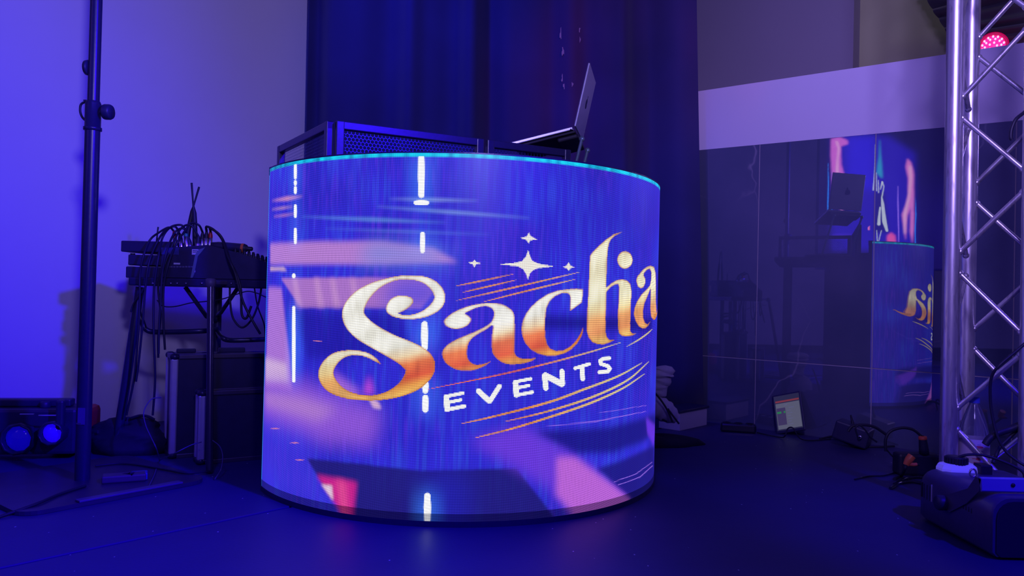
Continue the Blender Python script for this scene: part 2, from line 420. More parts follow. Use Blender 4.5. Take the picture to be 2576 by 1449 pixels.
# dark lower floor of the filmed room with pink shapes
K.poly([(772, 1153), (900, 1166), (1060, 1184), (1300, 1178), (1400, 1308), (1240, 1330), (1000, 1322), (885, 1296), (838, 1255), (797, 1195)], (36, 31, 122), .93, 1)
K.poly([(1060, 1190), (1180, 1186), (1180, 1320), (1060, 1320)], (40, 40, 200), .6, 12)
K.poly([(797, 1195), (897, 1213), (888, 1296), (860, 1294), (836, 1255)], (222, 40, 150), .95, 2)
K.poly([(846, 1208), (870, 1212), (876, 1296), (858, 1294)], (255, 90, 160), .7, 3)
K.poly([(808, 1218), (835, 1222), (838, 1259)], (245, 215, 240), .95, 1)
K.poly([(1300, 1070), (1345, 1085), (1425, 1128), (1592, 1258), (1440, 1298), (1380, 1225), (1250, 1150), (1180, 1110)], (120, 66, 240), .85, 6)
K.poly([(1400, 1150), (1445, 1150), (1592, 1258), (1445, 1296), (1400, 1245)], (205, 112, 232), .9, 3)
K.poly([(1345, 1086), (1535, 1074), (1620, 1052), (1648, 1040), (1648, 1082), (1620, 1110), (1540, 1140), (1450, 1142)], (30, 26, 140), .9, 3)
K.poly([(1500, 1178), (1560, 1160), (1645, 1122), (1645, 1235), (1592, 1258)], (34, 28, 138), .92, 2)
K.poly([(1625, 1050), (1648, 1070), (1645, 1120), (1628, 1090)], (120, 60, 250), .8, 2)
K.poly([(1340, 790), (1640, 800), (1640, 832), (1340, 830)], (24, 18, 130), .8, 4)
for pts in ([(1545, 1212, .8), (1600, 1192, 1), (1640, 1163, .8)], [(1555, 1220, .8), (1610, 1200, 1.2), (1641, 1172, 1)], [(1370, 1073, .5), (1500, 1060, 1.5), (1625, 1035, .8)], [(1500, 1040, .5), (1625, 1020, .8)]):
    K.paint(K.stroke(pts, 1.5), (170, 120, 255), .85)
# bright vertical lamps
for x, segs, w in ((743, ((410, 449), (455, 465), (470, 486), (516, 546), (575, 612)), 3.6), (739, ((690, 698), (772, 960)), 4.2),
                   (1060, ((393, 494),), 8.5), (1063, ((586, 634),), 6), (1068, ((812, 878),), 8.5), (1070, ((955, 986), (997, 1034)), 8), (1075, ((1244, 1311),), 9)):
    for y0, y1 in segs:
        m = K.stroke([(x, y0 + w * .4, w * .85), (x, (y0 + y1) / 2, w), (x, y1 - w * .4, w * .85)], 2.5)
        K.glow(K._blur(m, 9), (60, 150, 255), 1.5); K.paint(m, np.array([1.6, 1.65, 1.7]))
m = K.stroke([(1046, 510, 5), (1060, 509.5, 6.5), (1074, 510, 5)], 2.5); K.glow(K._blur(m, 8), (60, 150, 255), 1.2); K.paint(m, np.array([1.6, 1.65, 1.7]))
for x, y in ((693, 1078), (742, 1114), (755, 1157), (800, 858)):
    K.paint(K.stroke([(x - 12, y, .6), (x, y, 1.6), (x + 10, y, .6)], 2), (255, 150, 150), .8)
# rim of cyan light along the top and the left end
rim = np.clip((ZZ - (ZT - 0.0125)) / 0.004, 0, 1)
K.paint(rim, srgb((20, 205, 255)) * (0.55 + 0.9 * nC)[..., None] * np.clip((TH - T0) / 0.9 + .45, .45, 1)[..., None])
K.paint(np.clip((T0 + 0.012 - TH) / 0.006, 0, 1), (40, 150, 255), .8)
# lower rows dim
K.img *= np.where(ZZ < ZB + 0.02, 0.35, 1.0)[..., None]

# lettering in gold
GOLDSTOPS = [(-420, (255, 252, 236)), (-112, (255, 252, 232)), (-86, (252, 214, 170)), (-62, (238, 120, 62)), (-30, (226, 92, 44)), (-10, (232, 150, 62)), (25, (238, 190, 96))]
def gold(Xc, Yc, kind):
    v = Yc - (917 - 0.235 * (Xc - 1290))
    xs = [g[0] for g in GOLDSTOPS]; cs = np.array([g[1] for g in GOLDSTOPS], float)
    c = np.stack([np.interp(v, xs, cs[:, i]) for i in range(3)], -1)
    if kind == 'pale':
        c = c * .55 + np.array([236, 214, 150]) * .45
    return srgb(c)
nE = noise2(sh, (24, 160), 8); nF = noise2(sh, (70, 60), 9)
def letter(m, kind='full'):
    c = gold(PX, PY, kind)
    hi = np.sin((PX * .8 + PY * 1.1) / 15.0) * .5 + .5
    c = c * (0.82 + 0.30 * hi + 0.35 * (nE - .5))[..., None] * 1.25
    if kind == 'spiral':
        left = np.clip((1000 - PX) / 120, 0, 1)[..., None] * np.clip((PY - 860) / 60, 0, 1)[..., None]
        c = c * (1 - left * .6) + srgb((240, 205, 120)) * left * .6
    edge = np.clip(1.0 - K._blur(m, 1), 0, 1) * 1.8
    c = c * (1 - np.clip(edge, 0, .85))[..., None] + srgb((196, 120, 40)) * np.clip(edge, 0, .85)[..., None]
    K.paint(m, c)
def off(pts, x0, y0, s): return [(x0 + p[0] / s, y0 + p[1] / s) + tuple(q / s for q in p[2:]) for p in pts]
Spts = [(1005, 392, 42), (960, 405, 66), (890, 425, 84), (835, 455, 62), (815, 485, 40), (855, 525, 28), (950, 553, 21), (1080, 545, 27), (1200, 500, 42), (1290, 425, 56), (1313, 340, 56), (1268, 250, 50), (1170, 182, 36),
        (1040, 155, 22), (900, 157, 20), (760, 195, 28), (630, 258, 50), (510, 360, 82), (440, 480, 106), (452, 580, 116), (540, 680, 116), (680, 770, 112), (830, 850, 116), (980, 925, 130), (1090, 1005, 148), (1118, 1070, 146), (1060, 1180, 112),
        (950, 1275, 72), (800, 1343, 42), (640, 1372, 27), (480, 1365, 30), (330, 1322, 46), (215, 1245, 70), (162, 1150, 78), (178, 1060, 70), (250, 973, 55), (350, 926, 35), (470, 915, 24), (580, 940, 24), (660, 985, 17), (712, 1028, 3)]
letter(K.stroke(openrom(off(Spts, 780, 660, 4.026), 5)), 'spiral')
a1 = [(195, 360), (225, 300), (330, 210), (480, 130), (650, 70), (850, 30), (1050, 15), (1230, 35), (1360, 90), (1440, 160), (1475, 240), (1485, 400), (1478, 700), (1480, 900), (1500, 960), (1560, 1010), (1660, 1035), (1780, 1030), (1870, 1015), (1800, 1070), (1680, 1110), (1550, 1130), (1400, 1135), (1280, 1110), (1180, 1050), (1100, 960), (1070, 870), (1062, 700), (1075, 560), (1085, 420),
      (960, 500), (820, 580), (720, 650), (650, 740), (620, 850), (615, 960), (640, 1050), (700, 1110), (780, 1140), (900, 1130), (1000, 1095), (1055, 1070), (990, 1130), (880, 1190), (740, 1240), (600, 1250), (440, 1235), (320, 1180), (220, 1100), (170, 1000), (165, 920), (190, 850), (270, 770), (400, 690), (560, 620), (740, 545), (900, 470), (1030, 390), (1085, 310), (1105, 220), (1090, 140), (1040, 100), (950, 75), (840, 90), (720, 130), (620, 180), (570, 210), (640, 250), (690, 300), (680, 350), (640, 410), (560, 460), (440, 490), (320, 475), (230, 430)]
letter(K.inside(crom(off(a1, 1090, 760, 7.245), 3)))
cc = [(1125, 285), (1120, 400), (1110, 490), (1040, 540), (930, 620), (935, 480), (930, 380), (890, 345), (800, 350), (700, 395), (620, 470), (570, 580), (555, 720), (550, 900), (555, 1020), (580, 1120), (630, 1190), (720, 1225), (830, 1215), (930, 1160), (1020, 1070), (1090, 960), (1122, 870), (1130, 900), (1110, 990), (1040, 1110), (950, 1200), (850, 1260), (720, 1295), (580, 1300), (440, 1265), (330, 1200), (250, 1110), (205, 1000), (190, 880), (210, 770), (260, 660), (340, 550), (450, 450), (590, 360), (750, 305), (900, 285), (1020, 278)]
letter(K.inside(off(cc, 1280, 680, 6.036)))
hh = [(525, 105), (440, 150), (395, 190), (375, 230), (358, 300), (350, 450), (342, 620), (340, 740), (400, 690), (460, 655), (520, 643), (580, 660), (615, 700), (628, 780), (620, 950), (612, 1150), (615, 1240), (640, 1265), (685, 1262), (640, 1285), (580, 1297), (520, 1290), (485, 1260), (472, 1180), (475, 1000), (482, 850), (487, 740), (475, 700), (440, 705), (390, 735), (345, 785), (338, 850), (332, 1100), (330, 1230), (345, 1300), (375, 1335), (435, 1335), (380, 1365), (310, 1388), (240, 1385), (180, 1360), (140, 1310), (120, 1240), (125, 1000), (135, 800), (145, 600), (150, 450), (155, 375), (190, 330), (260, 260), (340, 190), (430, 130)]
letter(K.inside(off(hh, 1450, 560, 4.527)), 'pale')
letter(K.inside([(1450 + (553 + 87 * math.cos(t)) / 4.527, 560 + (425 + 100 * math.sin(t)) / 4.527) for t in np.linspace(0, 2 * math.pi, 32)[:-1]]), 'pale')
a2 = [(680, 660), (695, 610), (730, 570), (760, 535), (800, 505), (845, 490), (885, 505), (902, 570), (905, 700), (905, 900), (912, 1000), (908, 1060), (895, 1105), (870, 1100), (850, 1070), (842, 980), (845, 850), (848, 740), (810, 840), (775, 920), (760, 1000), (760, 1080), (780, 1140), (810, 1160), (842, 1125), (820, 1170), (790, 1200), (750, 1205), (710, 1180), (675, 1120), (655, 1050), (660, 980), (690, 900), (740, 820), (800, 760), (838, 715), (852, 640), (852, 560), (835, 525), (800, 540), (770, 575), (765, 600), (785, 640), (785, 690), (765, 735), (735, 750), (700, 730)]
letter(K.inside(off(a2, 1450, 560, 4.527)), 'pale')
# the foot of the last letter runs on round the side
tf = np.clip((TH - math.radians(70)) / math.radians(10), 0, 1); ftz = 0.592 + 0.03 * tf ** 2
mf = ((TH > math.radians(69)) & (TH < math.radians(81)) & (np.abs(ZZ - ftz) < 0.010 * (1 - tf * .8))).astype(float)
K.paint(mf, (235, 150, 70), 1.0)
for st in ([(1375, 455), (1405, 560), (1440, 630), (1540, 680), (1810, 725), (1540, 755), (1450, 790), (1400, 850), (1370, 945), (1345, 860), (1290, 770), (1200, 725), (895, 690), (1170, 665), (1270, 640), (1340, 560)],
           [(1385, 165), (1410, 220), (1525, 285), (1410, 290), (1380, 345), (1350, 290), (1245, 255), (1350, 230)],
           [(485, 615), (510, 650), (595, 675), (510, 690), (485, 740), (455, 690), (380, 665), (455, 650)],
           [(2045, 655), (2075, 715), (2145, 738), (2075, 755), (2045, 800), (2010, 755), (1950, 738), (2010, 715)]):
    m = K.inside(off(st, 1120, 560, 6.586)); K.paint(m, np.array([1.15, 1.05, .82]))
def line(pts, x0, y0, s, w, c=(238, 150, 60)):
    q = openrom(off(pts, x0, y0, s), 8); n = len(q)
    ww = np.array([w * (0.25 + 0.75 * math.sin(math.pi * i / (n - 1)) ** .7) for i in range(n)])
    t = K.stroke(np.c_[q, ww], 1.6)
    cl = srgb(c) * (0.75 + 0.6 * nE)[..., None]; g = np.clip((PX - 1330) / 220, 0, 1)[..., None]
    K.paint(t, cl * (1 - g) + srgb((235, 215, 150)) * g)
for pts in ([(180, 1050), (600, 965), (1120, 855)], [(290, 1155), (700, 1060), (1180, 950)], [(190, 1290), (1200, 1060), (2230, 820)], [(640, 1310), (1400, 1120), (2170, 935)]):
    line(pts, 1120, 560, 6.586, 2.1)
line([(-60, 538), (700, 385), (1300, 245), (1800, 110), (2130, 8)], 1090, 860, 4.519, 2.1, (236, 110, 60))
line([(320, 930), (700, 845), (1300, 690), (1700, 545), (2100, 390), (2370, 240)], 1090, 860, 4.519, 3.0)
line([(820, 905), (1300, 790), (1800, 630), (2200, 440), (2450, 225)], 1090, 860, 4.519, 2.8)
line([(480, 1090), (900, 985), (1400, 830), (1800, 690), (2150, 530), (2400, 365)], 1090, 860, 4.519, 2.9)
line([(575, 1410), (700, 1340), (800, 1270), (862, 1215)], 1450, 560, 4.527, 1.8, (235, 205, 130))
WHT = np.array([1.35, 1.35, 1.25])
def ev(segs):
    for (w, pts) in segs:
        K.paint(K.stroke([(1090 + x / 4.519, 860 + y / 4.519, w / 4.519) for x, y in pts], 1.5), WHT)
ev([(32, [(148, 632), (158, 765)]), (19, [(135, 622), (335, 583)]), (18, [(160, 690), (312, 660)]), (21, [(150, 772), (352, 732)]),
    (30, [(515, 560), (635, 672)]), (26, [(645, 672), (752, 505)]),
    (32, [(935, 470), (945, 600)]), (18, [(925, 455), (1108, 420)]), (18, [(945, 525), (1085, 497)]), (19, [(935, 608), (1125, 572)]),
    (30, [(1265, 385), (1280, 525)]), (34, [(1275, 382), (1460, 478)]), (27, [(1463, 335), (1470, 475)]),
    (19, [(1612, 300), (1772, 252)]), (26, [(1690, 285), (1698, 420)]),
    (21, [(2000, 185), (1935, 190), (1897, 215), (1905, 250), (1985, 275), (2008, 305), (1985, 335), (1890, 345)])])

def led_mesh(name, pos, img, parent, m):
    """one quad per LED, coloured per face"""
    nr, nc = img.shape[:2]
    me = bpy.data.meshes.new(name)
    nv = (nr + 1) * (nc + 1); me.vertices.add(nv); me.vertices.foreach_set('co', pos.reshape(-1).astype(np.float32))
    i = np.arange(nr)[:, None] * (nc + 1) + np.arange(nc)[None]
    q = np.stack([i + nc + 1, i + nc + 2, i + 1, i], -1).reshape(-1)
    me.loops.add(len(q)); me.loops.foreach_set('vertex_index', q.astype(np.int32))
    me.polygons.add(nr * nc); me.polygons.foreach_set('loop_start', np.arange(0, len(q), 4, dtype=np.int32))
    me.polygons.foreach_set('loop_total', np.full(nr * nc, 4, np.int32))
    uv = me.uv_layers.new(name='led'); u = np.tile(np.array([0, 0, 1, 0, 1, 1, 0, 1], np.float32), nr * nc); uv.data.foreach_set('uv', u)
    at = me.attributes.new('led_colour', 'FLOAT_COLOR', 'FACE')
    at.data.foreach_set('color', np.concatenate([np.clip(img, 0, 4), np.ones(img.shape[:2] + (1,))], -1).reshape(-1).astype(np.float32))
    me.update(calc_edges=True); me.validate()
    me.polygons.foreach_set('use_smooth', np.ones(nr * nc, bool))
    me.materials.append(m)
    o = bpy.data.objects.new(name, me); COL.objects.link(o); o.parent = parent
    o.matrix_parent_inverse = Matrix.Translation(-parent.location)
    return o
def led_material(name, strength):
    m = bpy.data.materials.new(name); m.use_nodes = True; nt = m.node_tree; b = nt.nodes['Principled BSDF']
    b.inputs['Base Color'].default_value = (0.01, 0.01, 0.015, 1); b.inputs['Roughness'].default_value = 0.4
    at = nt.nodes.new('ShaderNodeAttribute'); at.attribute_name = 'led_colour'
    uv = nt.nodes.new('ShaderNodeUVMap'); uv.uv_map = 'led'; sx = nt.nodes.new('ShaderNodeSeparateXYZ')
    nt.links.new(uv.outputs['UV'], sx.inputs[0])
    fac = []
    for ch, lo, pw in (('X', .32, 1.0), ('Y', .03, 1.6)):
        a = nt.nodes.new('ShaderNodeMath'); a.operation = 'MULTIPLY'; a.inputs[1].default_value = math.pi; nt.links.new(sx.outputs[ch], a.inputs[0])
        s_ = nt.nodes.new('ShaderNodeMath'); s_.operation = 'SINE'; nt.links.new(a.outputs[0], s_.inputs[0])
        p_ = nt.nodes.new('ShaderNodeMath'); p_.operation = 'POWER'; p_.inputs[1].default_value = pw; nt.links.new(s_.outputs[0], p_.inputs[0]); s_ = p_
        r = nt.nodes.new('ShaderNodeMapRange'); r.inputs['To Min'].default_value = lo; r.inputs['To Max'].default_value = 1.0; nt.links.new(s_.outputs[0], r.inputs['Value'])
        fac.append(r)
    mu = nt.nodes.new('ShaderNodeMath'); mu.operation = 'MULTIPLY'; nt.links.new(fac[0].outputs[0], mu.inputs[0]); nt.links.new(fac[1].outputs[0], mu.inputs[1])
    m2 = nt.nodes.new('ShaderNodeMath'); m2.operation = 'MULTIPLY'; m2.inputs[1].default_value = strength; nt.links.new(mu.outputs[0], m2.inputs[0])
    nt.links.new(at.outputs['Color'], b.inputs['Emission Color']); nt.links.new(m2.outputs[0], b.inputs['Emission Strength'])
    return m
booth = thing('led_booth', 'curved booth front whose lit screen shows Sacha EVENTS in gold', 'DJ booth', (CX, CY, 0))
te = T0 + np.arange(NC + 1) * (T1 - T0) / NC; ze = ZT - np.arange(NR + 1) * (ZT - ZB) / NR
TE, ZE = np.meshgrid(te, ze)
screen = led_mesh('screen', np.stack([CX + CRAD * np.sin(TE), CY - CRAD * np.cos(TE), ZE], -1), K.img, booth, led_material('booth_led_pixels', 2.0))
screen['label'] = 'lit blue and gold display surface'
# carcass behind the display, thin rims, end caps
def arc_strip(r0, r1, z0, z1, ta, tb, n=90):
    mb = MB(); vs = []
    for i in range(n + 1):
        t = ta + (tb - ta) * i / n
        vs += [cyl(t, z0, r0), cyl(t, z0, r1), cyl(t, z1, r1), cyl(t, z1, r0)]
    fs = []
    for i in range(n):
        a = 4 * i
        for k in range(4): fs.append((a + k, a + (k + 1) % 4, a + 4 + (k + 1) % 4, a + 4 + k))
    fs += [(0, 1, 2, 3), (4 * n + 3, 4 * n + 2, 4 * n + 1, 4 * n)]
    return mb.add(vs, fs, False)
arc_strip(CRAD - 0.045, CRAD - 0.002, 0.012, BH - 0.003, T0, T1).build('cabinet', BLACK, booth)
arc_strip(CRAD - 0.048, CRAD + 0.002, 0.0, 0.016, T0, T1).build('bottom_rim', BLACKM, booth)
arc_strip(CRAD - 0.048, CRAD + 0.0005, BH - 0.004, BH, T0, T1).build('top_rim', BLACKM, booth)
for te_ in (T0, T1):
    d_ = -0.006 if te_ == T0 else 0.006
    for z in (0.02, BH - 0.012):
        MB().box(cyl(te_ + d_, z, CRAD - 0.012), (0.022, 0.022, 0.03), bev=0.004).build('corner_cap', BLACKM, booth)

# ------------------------------------------------------------------ mesh sided desk top behind the display
DZ = 1.186
pc = P(835, 303, 2.40); pr = P(1220, 352, 2.642); pl = P(705, 370, 2.86)
pc.z = pr.z = pl.z = DZ
e1 = (pr - pc); e1.z = 0; l1 = e1.length; e1.normalize()
e2 = (pl - pc); e2.z = 0; l2 = e2.length; e2.normalize()
def grille(origin, u, length, height, label):
    """framed panel of honeycomb mesh; origin = top corner nearest"""
    nrm = u.cross(AZ).normalized()
    g = thing('grille_panel', label, 'grille panel', origin - AZ * height, 'mesh panels round the desk')
    fw = 0.026; axs = (u, nrm, AZ); o = Vector(origin)
    MB().box(o + u * length / 2 - AZ * fw / 2, (length, 0.022, fw), axs, 0.003).build('frame_bar', BLACKM, g)
    MB().box(o + u * length / 2 - AZ * (height - fw / 2), (length, 0.022, fw), axs, 0.003).build('frame_bar', BLACKM, g)
    MB().box(o + u * fw / 2 - AZ * height / 2, (fw, 0.024, height), axs, 0.003).build('frame_bar', BLACKM, g)
    MB().box(o + u * (length - fw / 2) - AZ * height / 2, (fw, 0.024, height), axs, 0.003).build('frame_bar', BLACKM, g)
    mb = MB(); p = 0.0125; wr = 0.00075; ry = p * 0.866
    nx = int((length - 2 * fw) / p); ny = int((height - 2 * fw) / ry)
    R = p / math.sqrt(3)
    for j in range(ny):
        for i in range(nx):
            c = o + u * (fw + p * (i + .5 + .5 * (j % 2))) - AZ * (fw + ry * (j + .5))
            if fw + p * (i + 1 + .5 * (j % 2)) > length - fw: continue
            vs = []
            for k in range(6):
                a = math.pi / 6 + k * math.pi / 3; dv = u * math.cos(a) + AZ * math.sin(a)
                vs += [c + dv * R, c + dv * (R - wr)]
            mb.add(vs, [(2 * k, 2 * ((k + 1) % 6), 2 * ((k + 1) % 6) + 1, 2 * k + 1) for k in range(6)])
    h = mb.build('honeycomb_mesh', mat('mesh_metal', (0.07, 0.07, 0.22), 0.35, 0.6), g); h['kind'] = 'stuff'
    return g
PH = 0.22
grille(pc + e1 * 0.012, e1, l1 - 0.02, PH, 'blue-lit honeycomb mesh panel, widest one, above the middle of the display')
grille(pl - e2 * 0.0, -e2, l2 - 0.012, PH, 'dark mesh panel turned away at the left end of the desk')
grille(pr + e1 * 0.006, e1, 0.335, PH, 'low mesh panel under the laptop')
desk = thing('dj_desk', 'black desk standing hidden behind the curved screen', 'desk', (pc.x + .3, pc.y + .5, 0))
dc = pc + e1 * 0.47 + e2 * 0.27; dc.z = DZ - PH - 0.016
MB().box(dc, (0.98, 0.54, 0.03), (e1, e2, AZ), 0.004).build('desk_top', BLACK, desk)
for a in (0.06, 0.88):
    for c_ in (0.04, 0.46):
        q = pc + e1 * a + e2 * c_
        MB().box((q.x, q.y, (DZ - PH - 0.031) / 2), (0.04, 0.04, DZ - PH - 0.031), (e1, e2, AZ), 0.004).build('desk_leg', BLACKM, desk)

# ------------------------------------------------------------------ laptop on its stand
LY = 2.80
h0 = P(1445, 321, LY); f0 = P(1283, 362, LY - 0.02); t0 = P(1482, 157, LY)
lw_ = (P(1497, 205, 3.055) - t0); lw_.z = 0; lwid = lw_.length; lw_.normalize()
def slab(a, b, wv, thick, bev=0.003):
    u = (b - a); ln = u.length; u.normalize(); n = u.cross(wv).normalized()
    return MB().box((a + b) / 2 + wv * lwid / 2, (ln, lwid, thick), (u, wv, n), bev)
LAPM = mat('laptop_aluminium', (0.55, 0.55, 0.62), 0.35, 0.85)
lap = thing('laptop', 'slim silver open laptop propped above the booth', 'laptop', (h0 + f0) / 2 - AZ * 0.01)
slab(f0, h0 - (h0 - f0).normalized() * 0.006, lw_, 0.013).build('base', LAPM, lap)
lid = slab(h0 + (t0 - h0).normalized() * 0.004, t0, lw_, 0.008).build('lid', LAPM, lap)
ub = (h0 - f0).normalized(); nb = -(ub.cross(lw_)).normalized()
if nb.z < 0: nb = -nb
MB().box((f0 + h0) / 2 + lw_ * lwid / 2 + nb * 0.0072 + ub * 0.03, (0.11, lwid * .86, 0.0012), (ub, lw_, nb)).build('keyboard', RUBBER, lap)
ul = (t0 - h0).normalized(); nl = ul.cross(lw_).normalized()
if nl.x < 0: nl = -nl     # out of the back of the lid
scr = MB().box((h0 + t0) / 2 + lw_ * lwid / 2 - nl * 0.0045, ((t0 - h0).length * .9, lwid * .94, 0.0008), (ul, lw_, nl)).build('display', mat('laptop_display', (0.01, 0.01, 0.02), 0.15, emit=(0.10, 0.12, 0.25), estr=0.6), lid)
# dark rounded fruit-like emblem on the lid
em = []; ce = (h0 + t0) / 2 + lw_ * lwid * .5 + nl * 0.0042
for k in range(24):
    a = 2 * math.pi * k / 24; r = 0.019 * (1 + .08 * math.cos(2 * a) - (.30 * math.exp(-((a - .1) / .35) ** 2)))
    em.append(ce + lw_ * (r * math.cos(a)) + ul * (r * 1.05 * math.sin(a)))
EMB = mat('dark_emblem', (0.03, 0.03, 0.06), 0.2)
logo = MB().prism(em, nl * 0.0008)
lf = [ce + ul * 0.024 + lw_ * (0.004 * math.cos(a) + .004) + ul * (0.009 * math.sin(a)) for a in np.linspace(0, 2 * math.pi, 10)[:-1]]
logo.prism(lf, nl * 0.0008).build('emblem', EMB, lid)
ps = P(1436, 326, LY - 0.001) - lw_ * 0.0006
MB().lathe(ps, -lw_, [(0.0032, -0.001), (0.0032, 0.0012), (0, 0.0012)], 12).build('port', RUBBER, lap)
st = thing('laptop_stand', 'black folding laptop stand under the silver laptop', 'laptop stand', V(h0.x, h0.y, DZ - PH))
plate_a = f0 - nb * 0.014 + ub * 0.03; plate_b = h0 - nb * 0.014
uu = (plate_b - plate_a)
STB = mat('stand_black', (0.006, 0.006, 0.018), 0.6)
slab(plate_a + lw_ * .0, plate_b, lw_, 0.010).build('tray', STB, st)
MB().box(plate_b - nb * 0.014 - ub * 0.035 + lw_ * lwid / 2, (0.08, lwid * .92, 0.018), (ub, lw_, nb), 0.006).build('rear_block', STB, st)
GRN = mat('grey_green_metal', (0.22, 0.34, 0.36), 0.35, 0.5)
for dx in (0.0, lwid * .85):
    a_ = P(1463, 348, LY) + lw_ * (dx + .01); b_ = V(a_.x - 0.055, a_.y + 0.05, DZ - PH + 0.01)
    MB().cyl(a_, b_, 0.0062, 10).lathe(a_ - lw_ * 0.004, lw_, [(0, 0), (0.010, 0), (0.010, 0.009), (0, 0.009)], 16).build('support_arm', GRN, st)
MB().box(V(h0.x - .05, h0.y + lwid / 2 + .07, DZ - PH + 0.006), (0.20, lwid, 0.012), (AX, lw_, AZ), 0.003).build('base_plate', BLACK, st)

# ------------------------------------------------------------------ curtain
CUR = mat('heavy_black_curtain', (0.024, 0.022, 0.135), 0.9, noise=(2.5, 0.35), bump=0.1, sheen=0.15)
def curtain():
    NX, NZ = 520, 14
    A = P(770, 200, 4.22); A.z = 0; Bt = P(1752, 0, 4.17); Bb = P(1766, 1005, 4.17)
    vs = []; fs = []
    ph = np.cumsum(0.02 + 0.13 * noise2((1, NX), (1, 22), 77)[0])
    amp = 0.014 + 0.060 * noise2((1, NX), (1, 9), 31)[0]
    for j in range(NZ + 1):
        z = 0.045 + (3.5 - 0.045) * j / NZ
        k = (z - Bb.z) / (Bt.z - Bb.z); bx = Bb.x + (Bt.x - Bb.x) * k
        Bp = V(bx, 4.17, 0)
        for i in range(NX + 1):
            u = i / NX; p = A.lerp(Bp, u)
            w = math.sin(ph[min(i, NX - 1)]) * amp[min(i, NX - 1)] * (1.15 - .1 * k) + .012 * math.sin(i * .02 + j * .4)
            hem = 0.0
            if j == 0: hem = 0.03 * max(0, (u - .93) / .07) ** 2 + 0.008 * math.sin(i * .11)
            vs.append(V(p.x, p.y + w, z + hem))
    for j in range(NZ):
        for i in range(NX):
            a = j * (NX + 1) + i; fs.append((a, a + 1, a + NX + 2, a + NX + 1))
    o = MB().add(vs, fs, True).build('curtain', CUR)
    md = o.modifiers.new('thickness', 'SOLIDIFY'); md.thickness = 0.004
    return o
curt = tag(curtain(), 'tall black pleated curtain hanging behind the booth', 'curtain')
_cv = np.array([v.co[:] for v in curt.data.vertices])
PALE = mat('pale_light_spot', (0.22, 0.24, 0.36), 0.8)  # small light spots on the cloth, put in as pale patches
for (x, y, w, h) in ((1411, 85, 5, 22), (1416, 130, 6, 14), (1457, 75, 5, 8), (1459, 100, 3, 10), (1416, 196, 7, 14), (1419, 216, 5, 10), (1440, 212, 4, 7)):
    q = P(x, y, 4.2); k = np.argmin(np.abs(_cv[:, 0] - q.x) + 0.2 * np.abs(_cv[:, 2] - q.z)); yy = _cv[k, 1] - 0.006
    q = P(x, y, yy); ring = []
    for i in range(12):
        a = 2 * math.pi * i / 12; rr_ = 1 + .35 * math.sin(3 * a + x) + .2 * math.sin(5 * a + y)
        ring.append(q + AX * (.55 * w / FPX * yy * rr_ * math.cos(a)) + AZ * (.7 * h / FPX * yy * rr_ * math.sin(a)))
    MB().prism(ring, AY * 0.003).build('pale_light_spot', PALE, curt)

# ------------------------------------------------------------------ pole on its plate
PB = FL(222, 1212); PB = V(-1.40, 2.54, 0)
pole = thing('stand_pole', 'tall black speaker pole on a square steel plate', 'pole stand', PB)
pe1 = V(.61, .79, 0).normalized(); pe2 = V(-.79, .61, 0)
pts = []
hw = 0.285; rr = 0.06
for (sx, sy, a0) in ((1, 1, 0), (-1, 1, 90), (-1, -1, 180), (1, -1, 270)):
    for k in range(7):
        a = math.radians(a0 + 15 * k)
        pts.append(PB + pe1 * (sx * (hw - rr) + rr * math.cos(a)) + pe2 * (sy * (hw - rr) + rr * math.sin(a)) + AZ * 0.001)
MB().prism(pts, AZ * 0.012).build('base_plate', mat('worn_black_steel', (0.05, 0.045, 0.10), 0.4, 0.3, noise=(12, .3), bump=.05), pole)
zt = lambda y: P(235, y, PB.y).z
MB().cyl(PB + AZ * 0.012, PB + AZ * zt(325), 0.0232, 24).build('lower_tube', BLACKM, pole)
MB().cyl(PB + AZ * zt(330), PB + AZ * 2.6, 0.0185, 24).build('upper_tube', BLACKM, pole)
MB().lathe(PB + AZ * zt(330), AZ, [(0.0232, 0), (0.028, 0.002), (0.028, 0.012), (0.0245, 0.014), (0.0245, zt(262) - zt(330)), (0.0205, zt(255) - zt(330))]).build('collar', BLACKM, pole)
kb = PB + AZ * zt(281)
MB().cyl(kb + AX * 0.02, kb + AX * 0.046, 0.007, 12).build('knob_stem', BLACK, pole)
MB().lathe(kb + AX * 0.036, AX, [(0, 0), (0.024, 0), (0.0255, .004), (0.0255, .02), (0.022, .026), (0, .026)], 18).build('clamp_knob', BLACK, pole)
kb2 = PB + AZ * zt(171)
MB().lathe(kb2 - AX * 0.016, -AX, [(0, 0), (0.024, 0), (0.026, .003), (0.024, .012), (0, .012)], 18).build('clamp_knob', BLACK, pole)
MB().tube(smooth([kb + V(-.022, 0, .034), kb + V(-.040, 0, .024), kb + V(-.043, 0, .002), kb + V(-.036, 0, -.018), kb + V(-.022, 0, -.032)], 5), 0.0038, 8).build('safety_loop', RUBBER, pole)
MB().box(kb + V(-.026, 0, .036), (0.012, .01, .006), bev=.002).build('lug', BLACK, pole)
stz = (zt(1068) + zt(1022)) / 2
MB().box(PB + V(0.004, -0.0238, stz), (0.024, 0.0012, 0.055), bev=0.0004).build('sticker', mat('violet_sticker', (0.09, 0.06, 0.24), 0.4), pole)
MB().box(PB + V(-0.004, -0.0245, zt(1063)), (0.016, 0.0008, 0.004)).build('silver_tab', SILVER, pole)
sl = PB + pe1 * 0.03 - pe2 * 0.272 + AZ * 0.0165
tag(MB().box(sl + AZ * 0.0, (0.32, 0.030, 0.006), (pe1, pe2, AZ), .001).build('metal_strip', mat('violet_tape', (0.13, 0.10, 0.26), 0.35, 0.3)), 'thin shiny strip lying along the front edge of the pole plate', 'strip')

